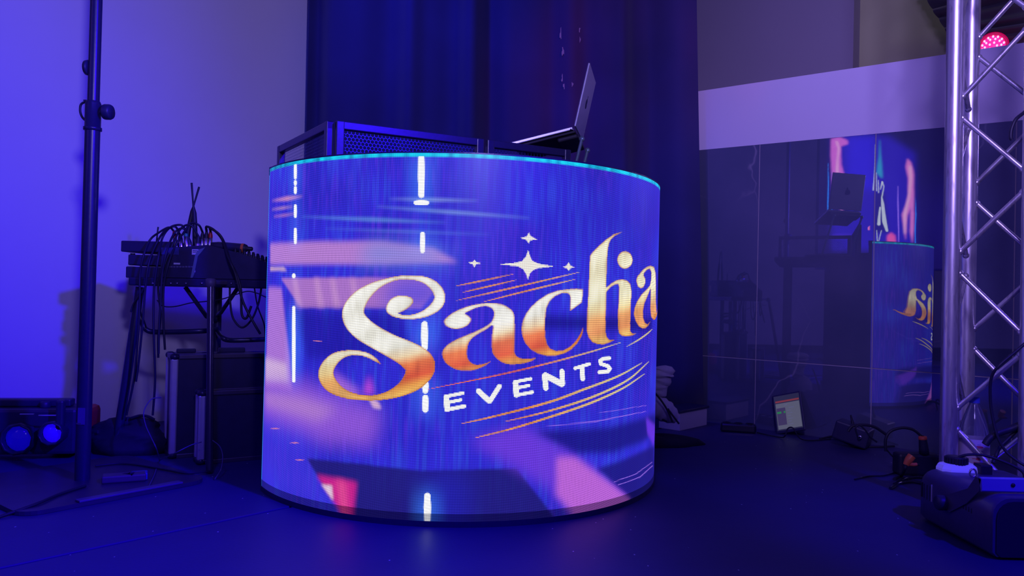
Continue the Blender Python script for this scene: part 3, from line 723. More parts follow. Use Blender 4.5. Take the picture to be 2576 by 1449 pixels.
# ------------------------------------------------------------------ stage lamp at the far left
LC = V(-1.80, 2.86, 0)
lx = V(.985, .17, 0).normalized(); ly = V(-.17, .985, 0).normalized()
par = thing('stage_light', 'low black stage light with two round blue lenses on the floor', 'stage light', LC)
def LPt(x, y, Y): return P(x, y, Y)
bc = LPt(60, 1098, 2.86)
MB().box(V(bc.x, bc.y + .07, 0.105), (0.34, 0.16, 0.17), (lx, ly, AZ), 0.012).build('housing', BLACK, par)
LENS = mat('blue_lens', (0.02, 0.01, 0.25), 0.08, ior=1.6, emit=(0.012, 0.0, 1.0), estr=0.75)
LENS2 = mat('dim_blue_lens', (0.02, 0.01, 0.25), 0.12, ior=1.6, emit=(0.006, 0.0, 1.0), estr=0.30)
for (x, y, r, m_) in ((48, 1103, 0.045, LENS2), (133, 1089, 0.034, LENS)):
    c = LPt(x, y, 2.83); ax = -ly
    MB().lathe(c + ly * 0.03, ax, [(r * 1.32, 0), (r * 1.32, .05), (r * 1.18, .056), (r * 1.08, .05), (r * 1.05, .03)], 10).build('lens_hood', BLACKM, par)
    MB().lathe(c + ly * 0.01, ax, [(r * 1.1, 0), (r * .9, .012), (r * .5, .020), (0, .023)], 24).build('lens', m_, par)
tp = LPt(60, 1036, 2.86)
MB().box(V(tp.x - .02, tp.y + .06, 0.205), (0.31, 0.05, 0.028), (lx, ly, AZ), .006).build('yoke_bar', BLACK, par)
MB().box(LPt(153, 1030, 2.84) + AZ * -.02, (0.028, 0.03, 0.11), (lx, ly, AZ), .008).build('yoke_side', BLACK, par)
for x0, x1, y in ((52, 84, 1041), (99, 139, 1044)):
    a_ = LPt(x0, y, 2.79); b_ = LPt(x1, y + 1.5, 2.79)
    MB().box((a_ + b_) / 2, ((b_ - a_).length, .006, .003), (lx, ly, AZ)).build('trim_edge', mat('pale_trim', (0.6, 0.6, 0.8), 0.3, 0.4), par)
kq = LPt(114, 1015, 2.9)
MB().lathe(kq - AZ * 0.014, AZ, [(0.018, 0), (0.019, .004), (0.018, .018), (.015, .022), (0, .022)], 16).build('knob', BLACK, par)
kq = LPt(13, 1027, 2.9)
MB().lathe(kq - AZ * 0.012, AZ, [(0.019, 0), (0.018, .010), (0.013, .017), (0.006, .021), (0, .022)], 20).build('dome_knob', mat('glossy_black', (0.01, 0.01, 0.03), 0.1), par)
rx = P(192, 1080, 3.10)
redb = thing('red_case', 'dark red rounded case half hidden behind the pole', 'case', V(rx.x, rx.y, 0))
MB().box(V(rx.x, rx.y, 0.085), (0.15, 0.12, 0.17), (lx, ly, AZ), 0.02).build('body', RED, redb)
MB().box(V(rx.x, rx.y - .062, 0.11), (0.14, 0.004, 0.010), (lx, ly, AZ), .001).build('ridge', mat('violet_red', (0.3, 0.03, 0.3), 0.3), redb)
MB().tube(smooth([V(rx.x - .06, rx.y, .18), P(172, 1036, 3.10), P(190, 1041, 3.10), V(rx.x + .05, rx.y, .175)], 5), 0.006, 8).build('strap', RED, redb)

# ------------------------------------------------------------------ equipment table
TY = 2.97
TZ1 = P(500, 701, TY).z; TZ0 = P(500, 722, TY).z
tl = P(322, 712, TY).x; tr = -0.915
tab = thing('equipment_table', 'black folding equipment table carrying the mixer', 'table', V((tl + tr) / 2, TY + .13, 0))
MB().box(V((tl + tr) / 2, TY + .13, (TZ0 + TZ1) / 2), (tr - tl, 0.26, TZ1 - TZ0), bev=0.006).build('table_top', BLACKM, tab)
for x in (385, 412, 430, 446, 468, 508, 582, 596):
    q = P(x, 713, TY - 0.001)
    MB().lathe(q, -AY, [(0.0045, 0), (0.004, .003), (0, .004)], 10).build('rivet', SILVER, tab)
def leg(a, b, r, name='leg'): MB().tube([a, b], r, 12).build(name, BLACKM, tab)
La = P(352, 722, TY + .05); Lb = P(300, 1075, TY + .02); Lb2 = La + (Lb - La) * ((La.z - 0.0) / (La.z - Lb.z)); 
leg(La, V(Lb2.x, Lb2.y, 0.0), 0.017)
Ca = P(549, 722, TY + .22); leg(Ca, V(Ca.x, Ca.y, 0.0), 0.0165)
Fa = P(530, 702, TY - .14); Fb = FL(527, 1190); MB().tube([Fb, Fa], 0.0125, 14).build('leg', mat('dark_steel_tube', (0.06, 0.05, 0.12), 0.25, 0.5), tab)
MB().lathe(Fa - AZ * .03, AZ, [(.0125, 0), (.018, .002), (.018, .030), (.0125, .032)], 16).box(Fa + V(0, .08, -.012), (.02, .13, .016), bev=.003).build('clamp', mat('ribbed_clamp', (0.10, 0.08, 0.16), 0.5), tab)
Ra = V(tr - .03, TY + .22, 0); leg(V(Ra.x, Ra.y, TZ0), Ra, 0.0165)
def onleg(y): 
    t = (P(400, y, TY + .05).z - La.z) / (Lb2.z - La.z); return La + (Lb2 - La) * t
q0 = onleg(790); q1 = P(362, 822, TY + .05); 
MB().tube(smooth([onleg(775), P(357, 808, TY + .05), P(368, 829, TY + .05), P(400, 835, TY + .06), P(515, 832, TY + .08), V(Ca.x, Ca.y, P(540, 830, TY + .1).z)], 5), 0.0105, 10).build('crossbar', BLACKM, tab)
MB().tube(smooth([V(Ca.x, Ca.y, P(549, 835, TY + .1).z), P(560, 850, TY + .12), P(590, 856, TY + .15), P(690, 852, TY + .2), V(Ra.x, Ra.y, P(690, 852, TY + .2).z)], 5), 0.0105, 10).build('crossbar', BLACKM, tab)
MB().tube([P(466, 722, TY + .08), P(520, 797, TY + .1), V(Ca.x, Ca.y, P(549, 812, TY + .1).z)], 0.0085, 8).build('brace', BLACKM, tab)
MB().tube([P(600, 722, TY + .1), P(556, 786, TY + .1), V(Ca.x, Ca.y, P(549, 795, TY + .1).z)], 0.0085, 8).build('brace', BLACKM, tab)

# stacked receivers at the left end
def unit(name, label, x0, x1, y0, y1, Yf, dep, cat, ylift=None):
    a = P(x0, y0, Yf); b_ = P(x1, y1, Yf)
    t = thing(name, label, cat, V((a.x + b_.x) / 2, Yf + dep / 2, b_.z), 'stacked receivers on the table')
    MB().box(V((a.x + b_.x) / 2, Yf + dep / 2, (a.z + b_.z) / 2), (b_.x - a.x, dep, a.z - b_.z), bev=0.004).build('case', BLACK, t)
    return t, a, b_
u1, a_, b_ = unit('receiver', 'bottom black unit of the stack at the left table end', 316, 425, 670, 701, TY + .03, .20, 'receiver')
for x in (330, 395): 
    q = P(x, 669.5, TY + .12); MB().lathe(V(q.x, q.y, P(316, 670, TY + .03).z), AZ, [(0.010, 0), (0.010, .002)], 12).build('foot', RUBBER, u1)
u2, a_, b_ = unit('receiver', 'middle black unit of the stack at the left table end', 322, 425, 640, 669, TY + .03, .18, 'receiver')
u3, a_, b_ = unit('receiver', 'widest black unit on top of the stack at the left table end', 304, 440, 605, 636, TY + .03, .20, 'receiver')
zt2 = P(322, 640, TY + .03).z; zb3 = P(304, 636, TY + .03).z
for x in (334, 402):
    q = P(x, 637, TY + .06); MB().lathe(V(q.x, q.y, zt2), AZ, [(0.009, 0), (0.009, zb3 - zt2)], 12).build('foot', RUBBER, u3)
q = P(394, 606, TY + .1); MB().tube([q - AZ * .005, P(397, 578, TY + .1), P(398, 571, TY + .1)], [.0035, .0032, .0036], 8).build('short_antenna', RUBBER, u3)
# mixer: tall back, top sloping down to the right
Ym = TY + 0.01
mixer = thing('mixing_console', 'black wedge-shaped mixing console with rows of knobs', 'mixer', V(P(520, 700, Ym).x, Ym + .2, TZ1))
pr_ = [P(402, 697, Ym), P(408, 624, Ym), P(520, 616, Ym), P(600, 636, Ym), P(705, 672, Ym), P(705, 703, Ym)]
zmin = TZ1 + 0.002; pr_[0].z = pr_[-1].z = zmin
pr_ = [V(p.x, Ym, p.z) for p in pr_]
MB().prism(pr_, AY * 0.155).build('body', BLACK, mixer)
bz = [P(516, 622, Ym - .004), P(505, 636, Ym - .004), P(497, 645, Ym - .004), P(488, 690, Ym - .004), P(484, 699, Ym - .004), P(479, 699, Ym - .004), P(491, 640, Ym - .004), P(500, 628, Ym - .004)]
MB().prism(bz, AY * 0.006).build('side_trim', mat('grey_trim', (0.13, 0.18, 0.24), 0.4), mixer)
def card(x0, y0, x1, y1, Y, m, parent, name, t=.0015):
    a = P(x0, y0, Y); b_ = P(x1, y1, Y)
    return MB().box((a + b_) / 2, (abs(b_.x - a.x), t, abs(a.z - b_.z))).build(name, m, parent)
card(406, 622.5, 450, 641, Ym - .001, mat('blue_panel', (0.04, 0.04, 0.20), 0.4), mixer, 'rear_label_plate')
card(483, 627, 499, 641, Ym - .001, PAPER, mixer, 'sticker')
card(485, 630, 498, 632, Ym - .002, EMB, mixer, 'sticker_text'); card(485, 634, 498, 635.5, Ym - .002, EMB, mixer, 'sticker_text')
card(437, 661, 453, 665.5, Ym - .001, PAPER, mixer, 'sticker')
for k in range(9):
    x = 421 + k * 7.5; card(x, 669 + .3 * (k % 3), x + 5.5, 673, Ym - .001, mat('faint_print', (0.12, 0.11, 0.22), 0.6), mixer, 'rear_print')
card(487, 680, 491, 685, Ym - .001, PAPER, mixer, 'sticker')
for r_ in range(3):
    for k in range(8):
        x = 588 + k * 11.6
        q = P(x, (616 + (x - 520) * .25) if x < 600 else (636 + (x - 600) * .343), Ym); q = V(q.x, Ym + .018 + r_ * .05, q.z)
        MB().lathe(q - AZ * .003, AZ, [(.0058, 0), (.0052, .017), (.0036, .0185), (0, .0185)], 10).build('knob', RUBBER, mixer)
# plugs standing in the mixer back
plugs = [(441, 597, 'red', RED), (456, 604, 'black', RUBBER), (470, 594, 'green', GREEN), (479, 612, 'black', RUBBER), (497, 610, 'black', RUBBER), (508, 600, 'black', RUBBER), (518, 598, 'black', RUBBER), (528, 597, 'red', RED)]
tops = []
for i, (x, y, nm, m_) in enumerate(plugs):
    a_ = P(x, 620, Ym + .03 + .012 * (i % 2)); b_ = P(x + (1 if x > 480 else -2), y, Ym + .03 + .012 * (i % 2))
    order = ['first', 'second', 'third', 'fourth', 'fifth', 'sixth', 'seventh', 'last'][i]
    t = thing('cable_plug', f'silver plug with {nm} boot in the mixer, {order} from the left', 'plug', a_, 'plugs standing in the mixer')
    MB().lathe(a_, b_ - a_, [(.0085, -.004), (.0085, (b_ - a_).length), (.007, (b_ - a_).length + .001)], 14).build('shell', SILVER, t)
    c_ = b_ + (b_ - a_).normalized() * .024
    MB().lathe(b_, b_ - a_, [(.0088, -.002), (.0085, .008), (.006, .018), (.004, .026)], 12).build('boot', m_, t)
    tops.append(c_)
# two paddle antennas crossing
recv = thing('wireless_receiver', 'small black receiver with two crossed whip antennas behind the mixer', 'receiver', V(P(480, 640, TY + .2).x, TY + .21, TZ1))
wr0 = P(440, 640, TY + .18); 
MB().box(V(P(475, 640, TY + .21).x, TY + .21, (TZ1 + wr0.z) / 2), (.16, .07, wr0.z - TZ1 - .002), bev=.005).build('case', BLACK, recv)
MB().tube([P(466, 625, TY + .21), P(475, 575, TY + .21), P(484, 532, TY + .21), P(487, 518, TY + .21), P(501, 470, TY + .21)], [.010, .0095, .0085, .0035, .0042], 10).build('antenna', RUBBER, recv)
MB().tube([P(491, 628, TY + .19), P(490, 560, TY + .19), P(489, 536, TY + .19), P(486, 515, TY + .19), P(482, 460, TY + .19)], [.0105, .0095, .0085, .0035, .0042], 10).build('antenna', RUBBER, recv)
# cables arching from the plugs and hanging down the left side
def pc_(lst, Y): return [P(x, y, Y + d) for x, y, d in [(q + (0,))[:3] for q in lst]]
arcs = [
    [(441, 583), (425, 572), (400, 585), (378, 603), (362, 640), (352, 690), (352, 740), (350, 800), (346, 860), (338, 950), (318, 1045)],
    [(456, 590), (440, 570), (415, 580), (395, 610), (375, 660), (366, 720), (362, 770), (358, 820), (350, 900), (342, 960)],
    [(470, 580), (455, 566), (428, 572), (408, 600), (398, 650), (388, 720), (386, 800), (388, 880), (390, 960), (384, 1045)],
    [(479, 598), (462, 575), (440, 585), (420, 630), (408, 690), (404, 760), (400, 830), (399, 890)],
    [(497, 596), (480, 567), (455, 575), (432, 620), (410, 680), (398, 720), (404, 790), (398, 850), (398, 900)],
    [(508, 586), (500, 566), (480, 562), (466, 580), (445, 612), (425, 660), (412, 720), (411, 800), (415, 880)],
    [(518, 584), (520, 570), (540, 580), (560, 605), (575, 650), (595, 690), (606, 730), (608, 790), (620, 800), (632, 770)],
    [(528, 584), (530, 575), (552, 590), (566, 615), (580, 660), (592, 690), (604, 735), (616, 770), (640, 815), (655, 840)]]
where = ['looping widest over the receivers', 'reaching lowest on the left table leg', 'running right down to the floor', 'ending at the flight case', 'bent below the table edge', 'hanging nearest the mixer label', 'arching to the right with a loop below', 'arching to the right and crossing below']
for i, a in enumerate(arcs):
    pts = [P(x, y, TY - .015 - .008 * (i % 4) if y > 625 else TY + .02) for x, y in a]
    pts[0] = tops[i]
    cable(pts, 0.0042 if i < 6 else .0048, f'black audio cable from the mixer plugs, {where[i]}', 'cables of the mixer')
cable([P(x, y, TY - .02) for x, y in ((395, 755), (410, 770), (440, 771), (480, 762), (520, 758), (560, 752), (590, 742), (622, 733), (648, 738), (672, 748), (700, 745))], .0022, 'thin black cable sagging in a line under the table', 'cables of the mixer')
cable([P(x, y, TY + .02) for x, y in ((578, 722), (579, 760), (586, 800), (608, 824), (632, 805), (648, 770), (655, 740), (657, 725))], .004, 'black cable hanging in a U below the right table half', 'cables of the mixer')
cable([P(x, y, TY + .04) for x, y in ((640, 725), (648, 770), (664, 815), (668, 850), (672, 905))], .0028, 'thin black cable falling beside the screen edge', 'cables of the mixer')
cable([P(x, y, TY + .02) for x, y in ((362, 724), (350, 745), (336, 765), (329, 785))], .004, 'short black cable end dangling by the left table leg', 'cables of the mixer')
# microphone with an orange ring
mic = thing('microphone', 'black wireless microphone with orange ring lying on the mixer', 'microphone', P(590, 628, TY + .05))
ma = P(530, 617, TY + .05); mb_ = P(608, 624, TY + .05); md = (mb_ - ma).normalized()
MB().lathe(ma, md, [(0, 0), (.012, .002), (.0165, .03), (.0175, .06), (.0175, (mb_ - ma).length)], 20).build('handle', BLACK, mic)
MB().lathe(mb_, md, [(.0182, 0), (.0188, .003), (.0182, .010)], 20).build('orange_ring', ORANGE, mic)
MB().lathe(mb_ + md * .010, md, [(.0175, 0), (.014, .010), (.0085, .014), (.0085, .030), (.006, .033), (0, .033)], 20).build('end_cap', RUBBER, mic)

# flight cases below the table
def flight_case(label, corner, fx, sx_, w, d, h, both=True):
    """corner: front left foot; fx along the front, sx_ back along the side"""
    t = thing('flight_case', label, 'flight case', corner + fx * w / 2 + sx_ * d / 2)
    axs = (fx, sx_, AZ); c = corner + fx * w / 2 + sx_ * d / 2 + AZ * h / 2
    MB().box(c, (w - .008, d - .008, h - .008), axs, .002).build('panel_body', BLACK, t)
    for a in (0, 1):
        for b_ in (0, 1):
            q = corner + fx * (w * a) + sx_ * (d * b_)
            MB().box(q + fx * (.011 * (1 - 2 * a)) + sx_ * (.011 * (1 - 2 * b_)) + AZ * h / 2, (.026, .026, h - .03), axs, .006).build('edge_profile', ALU, t)
    for z in (0.008, h - .008):
        for b_ in (0, 1):
            MB().box(corner + fx * w / 2 + sx_ * (d * b_ + .008 * (1 - 2 * b_)) + AZ * z, (w - .05, .02, .018), axs, .003).build('edge_profile', mat('dark_aluminium', (.16, .14, .22), .35, .8), t)
        for a in (0, 1):
            MB().box(corner + fx * (w * a + .008 * (1 - 2 * a)) + sx_ * d / 2 + AZ * z, (.02, d - .05, .018), axs, .003).build('edge_profile', mat('dark_aluminium', (.16, .14, .22), .35, .8), t)
    for a in (0, 1):
        for b_ in (0, 1):
            for z in (.012, h - .008):
                q = corner + fx * (w * a) + sx_ * (d * b_) + fx * (.012 * (1 - 2 * a)) + sx_ * (.012 * (1 - 2 * b_)) + AZ * z
                MB().lathe(q - AZ * .012, AZ, [(0, 0), (.014, .002), (.0185, .010), (.0165, .019), (.010, .024), (0, .025)], 14).build('ball_corner', BLACKM, t)
    return t
fx = V(.85, .527, 0).normalized(); sy = V(-.527, .85, 0).normalized()
big = flight_case('large black flight case with bright aluminium edges under the table', V(P(425, 1165, 2.93).x, 2.93, 0.0), fx, sy, .42, .14, P(430, 893, 2.93).z)
hz = P(430, 893, 2.93).z
hc_ = V(P(463, 880, 2.98).x, 3.0, hz)
MB().box(hc_ + AZ * .012, (.07, .02, .016), (fx, sy, AZ), .004).build('handle', BLACK, big)
MB().box(hc_ + fx * .17 + AZ * .012, (.10, .03, .02), (fx, sy, AZ), .004).build('handle', BLACK, big)
small = flight_case('smaller black flight case standing in front of the large one', V(P(497, 1168, 2.84).x, 2.84, 0.0), fx, sy, .28, .075, P(500, 985, 2.84).z)

# black bag and cables on the floor at the left
bg = P(325, 1120, 2.90)
bag = MB()
vs = []; fs = []; NU, NV_ = 26, 10
for j in range(NV_ + 1):
    for i in range(NU):
        a = 2 * math.pi * i / NU; el = j / NV_ * math.pi / 2
        rr_ = 1 + .10 * math.sin(3 * a + j) + .06 * math.sin(7 * a + 2 * j)
        vs.append(V(bg.x - .07 + .15 * math.cos(a) * math.cos(el) ** .6 * rr_, 3.03 + .07 * math.sin(a) * math.cos(el) ** .6 * rr_, max(0.0, .125 * math.sin(el) ** .8 * (1 + .12 * math.sin(2 * a + 1)))))
for j in range(NV_):
    for i in range(NU):
        k = (i + 1) % NU; fs.append((j * NU + i, j * NU + k, (j + 1) * NU + k, (j + 1) * NU + i))
fs.append(tuple(range(NU - 1, -1, -1)))
bagt = thing('soft_bag', 'slumped black soft bag on the floor between pole and flight case', 'bag', V(bg.x - .09, 3.06, 0))
bag.add(vs, fs, True).build('bag_body', mat('black_nylon', (.014, .012, .045), .7, noise=(20, .3), bump=.4), bagt)
MB().tube(smooth([P(250, 1072, 3.02), P(270, 1068, 3.02), P(300, 1056, 3.02), P(318, 1054, 3.02)], 5), .006, 8).build('strap', RUBBER, bagt)
MB().tube(smooth([P(330, 1052, 3.02), P(352, 1046, 3.02), P(372, 1048, 3.02), P(388, 1056, 3.02)], 5), .006, 8).build('strap', RUBBER, bagt)
MB().box(P(247, 1086, 2.97), (.006, .004, .012)).build('zip_pull', SILVER, bagt)
cable([P(405, 1000, 2.86), P(380, 1005, 2.82), P(362, 1035, 2.8), P(366, 1068, 2.78), P(380, 1100, 2.76), P(393, 1128, 2.74), FL(402, 1160, .004)], .002, 'thin pale cable curling in front of the large flight case', 'thin cables on the left floor', mat('grey_cable', (.10, .09, .2), .4))
cable([FL(400, 1172, .006), FL(402, 1158, .01), P(440, 1140, 2.68), P(480, 1120, 2.7), P(507, 1112, 2.74)], .0018, 'thin cable slanting across the two flight cases', 'thin cables on the left floor', mat('grey_cable', (.10, .09, .2), .4))
cable([P(535, 1108, 2.72), P(552, 1122, 2.7), P(560, 1145, 2.68), P(556, 1180, 2.66), FL(540, 1206, .004)], .0018, 'thin cable bowing out right of the smaller flight case', 'thin cables on the left floor', mat('grey_cable', (.10, .09, .2), .4))
cable([FL(393, 1180, .018), FL(388, 1195, .018), FL(380, 1212, .018), FL(372, 1228, .017)], .0018, 'short thin cable dropping onto the pole plate', 'thin cables on the left floor', mat('grey_cable', (.10, .09, .2), .4))
cable([FL(-40, 1312, .005), FL(0, 1300, .005), FL(90, 1268, .018), FL(150, 1243, .018), FL(215, 1222, .018)], .0045, 'black cable crossing the plate to the pole foot', 'floor cables by the pole')
cable([FL(70, 1197, .005), FL(130, 1192, .005), FL(180, 1185, .005), FL(235, 1180, .005)], .005, 'black cable lying behind the pole plate', 'floor cables by the pole')
cable([FL(240, 1172, .018), FL(300, 1166, .018), FL(350, 1170, .018), FL(420, 1182, .018), FL(470, 1190, .018), FL(530, 1186, .010)], .0035, 'black cable along the foot of the flight cases', 'floor cables by the pole')
blk = thing('power_block', 'small grey power block on the pole plate beside the cables', 'adapter', FL(310, 1208, .013))
ax1 = V(.9, .43, 0).normalized(); ax2 = V(-.43, .9, 0)
MB().box(FL(312, 1210, .013) + AZ * .012, (.13, .05, .024), (ax1, ax2, AZ), .005).build('body', mat('grey_block', (.09, .08, .12), .5), blk)
MB().box(FL(350, 1205, .013) + AZ * .012, (.05, .051, .022), (ax1, ax2, AZ), .003).build('blue_end', mat('blue_plastic', (.05, .05, .4), .4), blk)
MB().tube([FL(345, 1190, .02), FL(330, 1192, .04), FL(300, 1195, .03), FL(262, 1200, .02)], .006, 8).build('lead', RUBBER, blk)

# ------------------------------------------------------------------ right: pale cloth, plinth, strip, tablet, clutter
cl = P(1672, 960, 3.45)
heap = thing('rolled_cloth', 'pale rolled cloth bundle standing just right of the curved screen', 'cloth', V(cl.x, cl.y, 0))
def puffs(prof, Y, seed):
    r_ = np.random.default_rng(seed); mb = MB(); n = 22
    pts = [P(x, y, Y) for x, y, w in prof]; ws = [w / FPX * Y for x, y, w in prof]
    mb.tube(pts, ws, n); return mb
prof = []
for i in range(26):
    t = i / 25; y = 921 + t * 86
    w = (33 if t < .3 else 28 - 14 * (t - .3)) * (1 + .09 * math.sin(t * 34)) * (min(1, .35 + t * 9)) * (1 - .35 * max(0, t - .75) / .25)
    prof.append((1664 - t * 12 + 1.5 * math.sin(t * 20), y, w))
puffs(prof, 3.45, 1).build('upper_roll', CLOTHW, heap)
prof = []
for i in range(16):
    t = i / 15; prof.append((1640 + t * 62, 1012 + t * 42, (10 + 18 * math.sin(math.pi * (.15 + .8 * t))) * (1 + .06 * math.sin(t * 25))))
puffs(prof, 3.42, 2).build('lower_fold', CLOTHW, heap)
for pp in ([(1645, 985), (1660, 1003), (1672, 1020), (1684, 1042), (1692, 1062)], [(1680, 1028), (1690, 1042), (1700, 1055), (1708, 1066)]):
    MB().tube(smooth([P(x, y, 3.33) for x, y in pp], 4), .0042, 8).build('strap', RUBBER, heap)
low = thing('black_cover', 'low heap of black fabric at the foot of the pale cloth', 'fabric', FL(1720, 1085))
hv = []; hf = []; n = 28
for j in range(8):
    for i in range(n):
        a = 2 * math.pi * i / n; rad = 1 - j / 7
        w_ = 1 + .14 * math.sin(3 * a + 1) + .08 * math.sin(5 * a)
        hv.append(V(.66 + .20 * rad * w_ * math.cos(a), 3.47 + .10 * rad * w_ * math.sin(a),   .042 * math.sqrt(max(0, 1 - rad ** 2)) * (1 + .15 * math.sin(2 * a))))
for j in range(7):
    for i in range(n):
        k = (i + 1) % n; hf.append((j * n + i, j * n + k, (j + 1) * n + k, (j + 1) * n + i))
hf.append(tuple(range(n - 1, -1, -1)))
MB().add(hv, hf, True).build('folds', mat('black_fabric', (.008, .007, .03), .9, noise=(30, .3), bump=.4), low)
MB().tube(smooth([P(1650, 1046, 3.42), P(1662, 1052, 3.40), P(1676, 1060, 3.36)], 4), .004, 6).build('cord', RUBBER, low)
pa = FL(1778, 1069); pb = P(1706, 1062, pa.y - .20); 
du = V(.669, .743, 0); 
plz = P(1778, 1026, pa.y).z
plin = thing('plinth', 'low pale block with black lid at the curtain corner', 'plinth', pa - du * .13 )
MB().box(pa - du * .14 + V(-.743, .669, 0) * .06 * -1 + AZ * plz / 2 - V(.743, -.669, 0) * .12, (.28, .12, plz), (du, V(.743, -.669, 0), AZ), .002).build('block', mat('plinth_paint', (.52, .45, .58), .8), plin)
MB().box(pa - du * .14 - V(.743, -.669, 0) * .06 + AZ * (plz + .006), (.30, .135, .012), (du, V(.743, -.669, 0), AZ), .002).build('lid', BLACK, plin)
def wallpt(x, y, d=0.0):
    r_ = ray(x, y); t = (WDIST - d) / (r_.x * WN.x + r_.y * WN.y); return CAM + r_ * t
ps_ = thing('power_strip', 'black glossy multi-socket strip lying at the marble wall foot', 'power strip', FL(1856, 1082))
GLB = mat('gloss_black_plastic', (.012, .010, .04), .12)
s0_, s1_ = FL(1812, 1084), FL(1902, 1090); su = (s1_ - s0_); sl_ = su.length; su.normalize(); sn = V(-su.y, su.x, 0)
MB().box((s0_ + s1_) / 2 + AZ * .022, (sl_, .05, .044), (su, sn, AZ), .010).build('body', GLB, ps_)
for k in range(3):
    MB().lathe((s0_ + s1_) / 2 + su * ((k - 1) * .055) + AZ * .0435, AZ, [(.020, 0), (.020, .003), (.016, .003), (.015, .0005), (0, .0005)], 16).build('socket', RUBBER, ps_)
# tablet leaning on the marble
tbl = [wallpt(1935, 1001, .02), wallpt(2006, 988, .02), wallpt(2031, 1083, .075), wallpt(1962, 1094, .075)]
tx = (tbl[1] - tbl[0]).normalized(); ty_ = ((tbl[3] - tbl[0]) + (tbl[2] - tbl[1])).normalized(); tn = tx.cross(ty_).normalized()
if tn.y > 0: tn = -tn
ty_ = (ty_ - tx * ty_.dot(tx)).normalized()
tw = (tbl[1] - tbl[0]).length; th_ = ((tbl[3] - tbl[0]).length + (tbl[2] - tbl[1]).length) / 2; tc_ = sum(tbl, Vector()) / 4
lowz = min(p.z for p in tbl)
tc_.z += 0.003 - min(0, lowz)
tabl = thing('tablet', 'black tablet with lit page leaning against the marble', 'tablet', V(tc_.x, tc_.y, 0))
MB().box(tc_ - tn * .004, (tw, th_, .009), (tx, ty_, tn), .003).build('case', BLACK, tabl)
def tcard(u0, v0, u1, v1, m_, name, lift=.0012):
    c_ = tc_ + tx * ((u0 + u1) / 2 - .5) * tw + ty_ * ((v0 + v1) / 2 - .5) * th_ + tn * lift
    MB().box(c_, ((u1 - u0) * tw, (v1 - v0) * th_, .0008), (tx, ty_, tn)).build(name, m_, tabl)
def em(name, c, k): return mat(name, (.01, .01, .01), .2, emit=c, estr=k)
tcard(.06, .04, .94, .93, em('tab_dark', (0.017, 0.017, 0.05), 1), 'display')
tcard(.10, .17, .92, .215, em('tab_red', (0.165, 0.028, 0.039), 1), 'page_bar', .0018)
tcard(.10, .24, .92, .90, em('tab_page', (0.085, 0.088, 0.14), 1), 'page', .0018)
tcard(.12, .36, .42, .80, em('tab_inset', (.04, .03, .09), 1), 'page_block', .0026)
tcard(.13, .45, .27, .50, em('tab_green', (0.017, 0.165, 0.055), 1), 'page_mark', .0034); tcard(.36, .45, .41, .50, em('tab_green', (0.017, 0.165, 0.055), 1), 'page_mark', .0034)
for k in range(6): tcard(.48, .44 + k * .07, .60 + .05 * (k % 2), .452 + k * .07, em('tab_text', (.09, .09, .2), 1), 'page_line', .0026)
tcard(.40, .29, .50, .305, em('tab_text', (.09, .09, .2), 1), 'page_line', .0026); tcard(.55, .37, .72, .385, em('tab_text', (.09, .09, .2), 1), 'page_line', .0026)
cable([FL(1905, 1088, .006), FL(1930, 1094, .006), FL(1965, 1100, .006), FL(1975, 1096, .03), P(1982, 1078, 3.62), P(1995, 1077, 3.6), FL(2012, 1102, .02), FL(2040, 1108, .006), FL(2090, 1104, .006)], .0032, 'black cable looping up in front of the tablet', 'floor cables by the marble wall')
# small box with antenna
bx0 = FL(2130, 1128); bxa = V(.80, -.60, 0); bxb = V(.60, .80, 0)
rt = thing('transmitter_box', 'tilted black box with a stub antenna on the floor', 'transmitter', bx0)
tilt = (bxa * .97 + AZ * -.24).normalized(); tup = bxb.cross(tilt) * -1
if tup.z < 0: tup = -tup
MB().box(P(2146, 1090, bx0.y + .03), (.15, .10, .085), (tilt, bxb, tup), .008).build('case', BLACK, rt)
MB().lathe(P(2163, 1100, bx0.y - .055), -bxb, [(.008, -.01), (.008, .004), (.004, .004)], 14).build('jack', SILVER, rt)
MB().tube([P(2149, 1082, bx0.y + .02), P(2144, 1060, bx0.y + .03), P(2140, 1044, bx0.y + .03)], [.0075, .006, .003], 10).build('antenna', RUBBER, rt)
for i, (lst, r_, lb) in enumerate([
    ([(2133, 1085), (2145, 1072), (2175, 1069), (2200, 1074), (2218, 1085), (2232, 1095)], .0058, 'thick black cable arching over the antenna box'),
    ([(2160, 1105), (2152, 1078), (2162, 1070), (2175, 1080), (2190, 1100), (2206, 1112)], .0035, 'black cable coiled tight behind the antenna box'),
    ([(2228, 1135), (2228, 1105), (2240, 1085), (2268, 1076), (2295, 1080), (2312, 1092), (2320, 1101)], .0058, 'black cable arching to the orange-collared connector'),
    ([(2228, 1128), (2240, 1142), (2255, 1158), (2262, 1168), (2258, 1182), (2240, 1194)], .0030, 'thin black cable running down beside the orange plug')]):
    cable([P(x, y, 3.05 if i else 3.1) for x, y in lst], r_, lb, 'cables round the antenna box')
cable([FL(2150, 1206, .004), FL(2185, 1198, .004), FL(2225, 1196, .004), FL(2258, 1186, .004), FL(2275, 1176, .004)], .003, 'glossy thin cable lying left of the fog machine', 'cables round the antenna box', GLB)
cable([FL(2062, 1104, .006), FL(2095, 1098, .012), FL(2120, 1108, .006), FL(2150, 1120, .006), FL(2200, 1124, .006), FL(2250, 1122, .01)], .0045, 'black cable lying along the marble wall foot', 'cables round the antenna box')
cn = thing('power_connector', 'upright black connector with orange collar behind the orange plug', 'connector', V(P(2322, 1120, 2.95).x, 2.95, 0))
ct = P(2321, 1100, 2.95); cb = P(2325, 1142, 2.95)
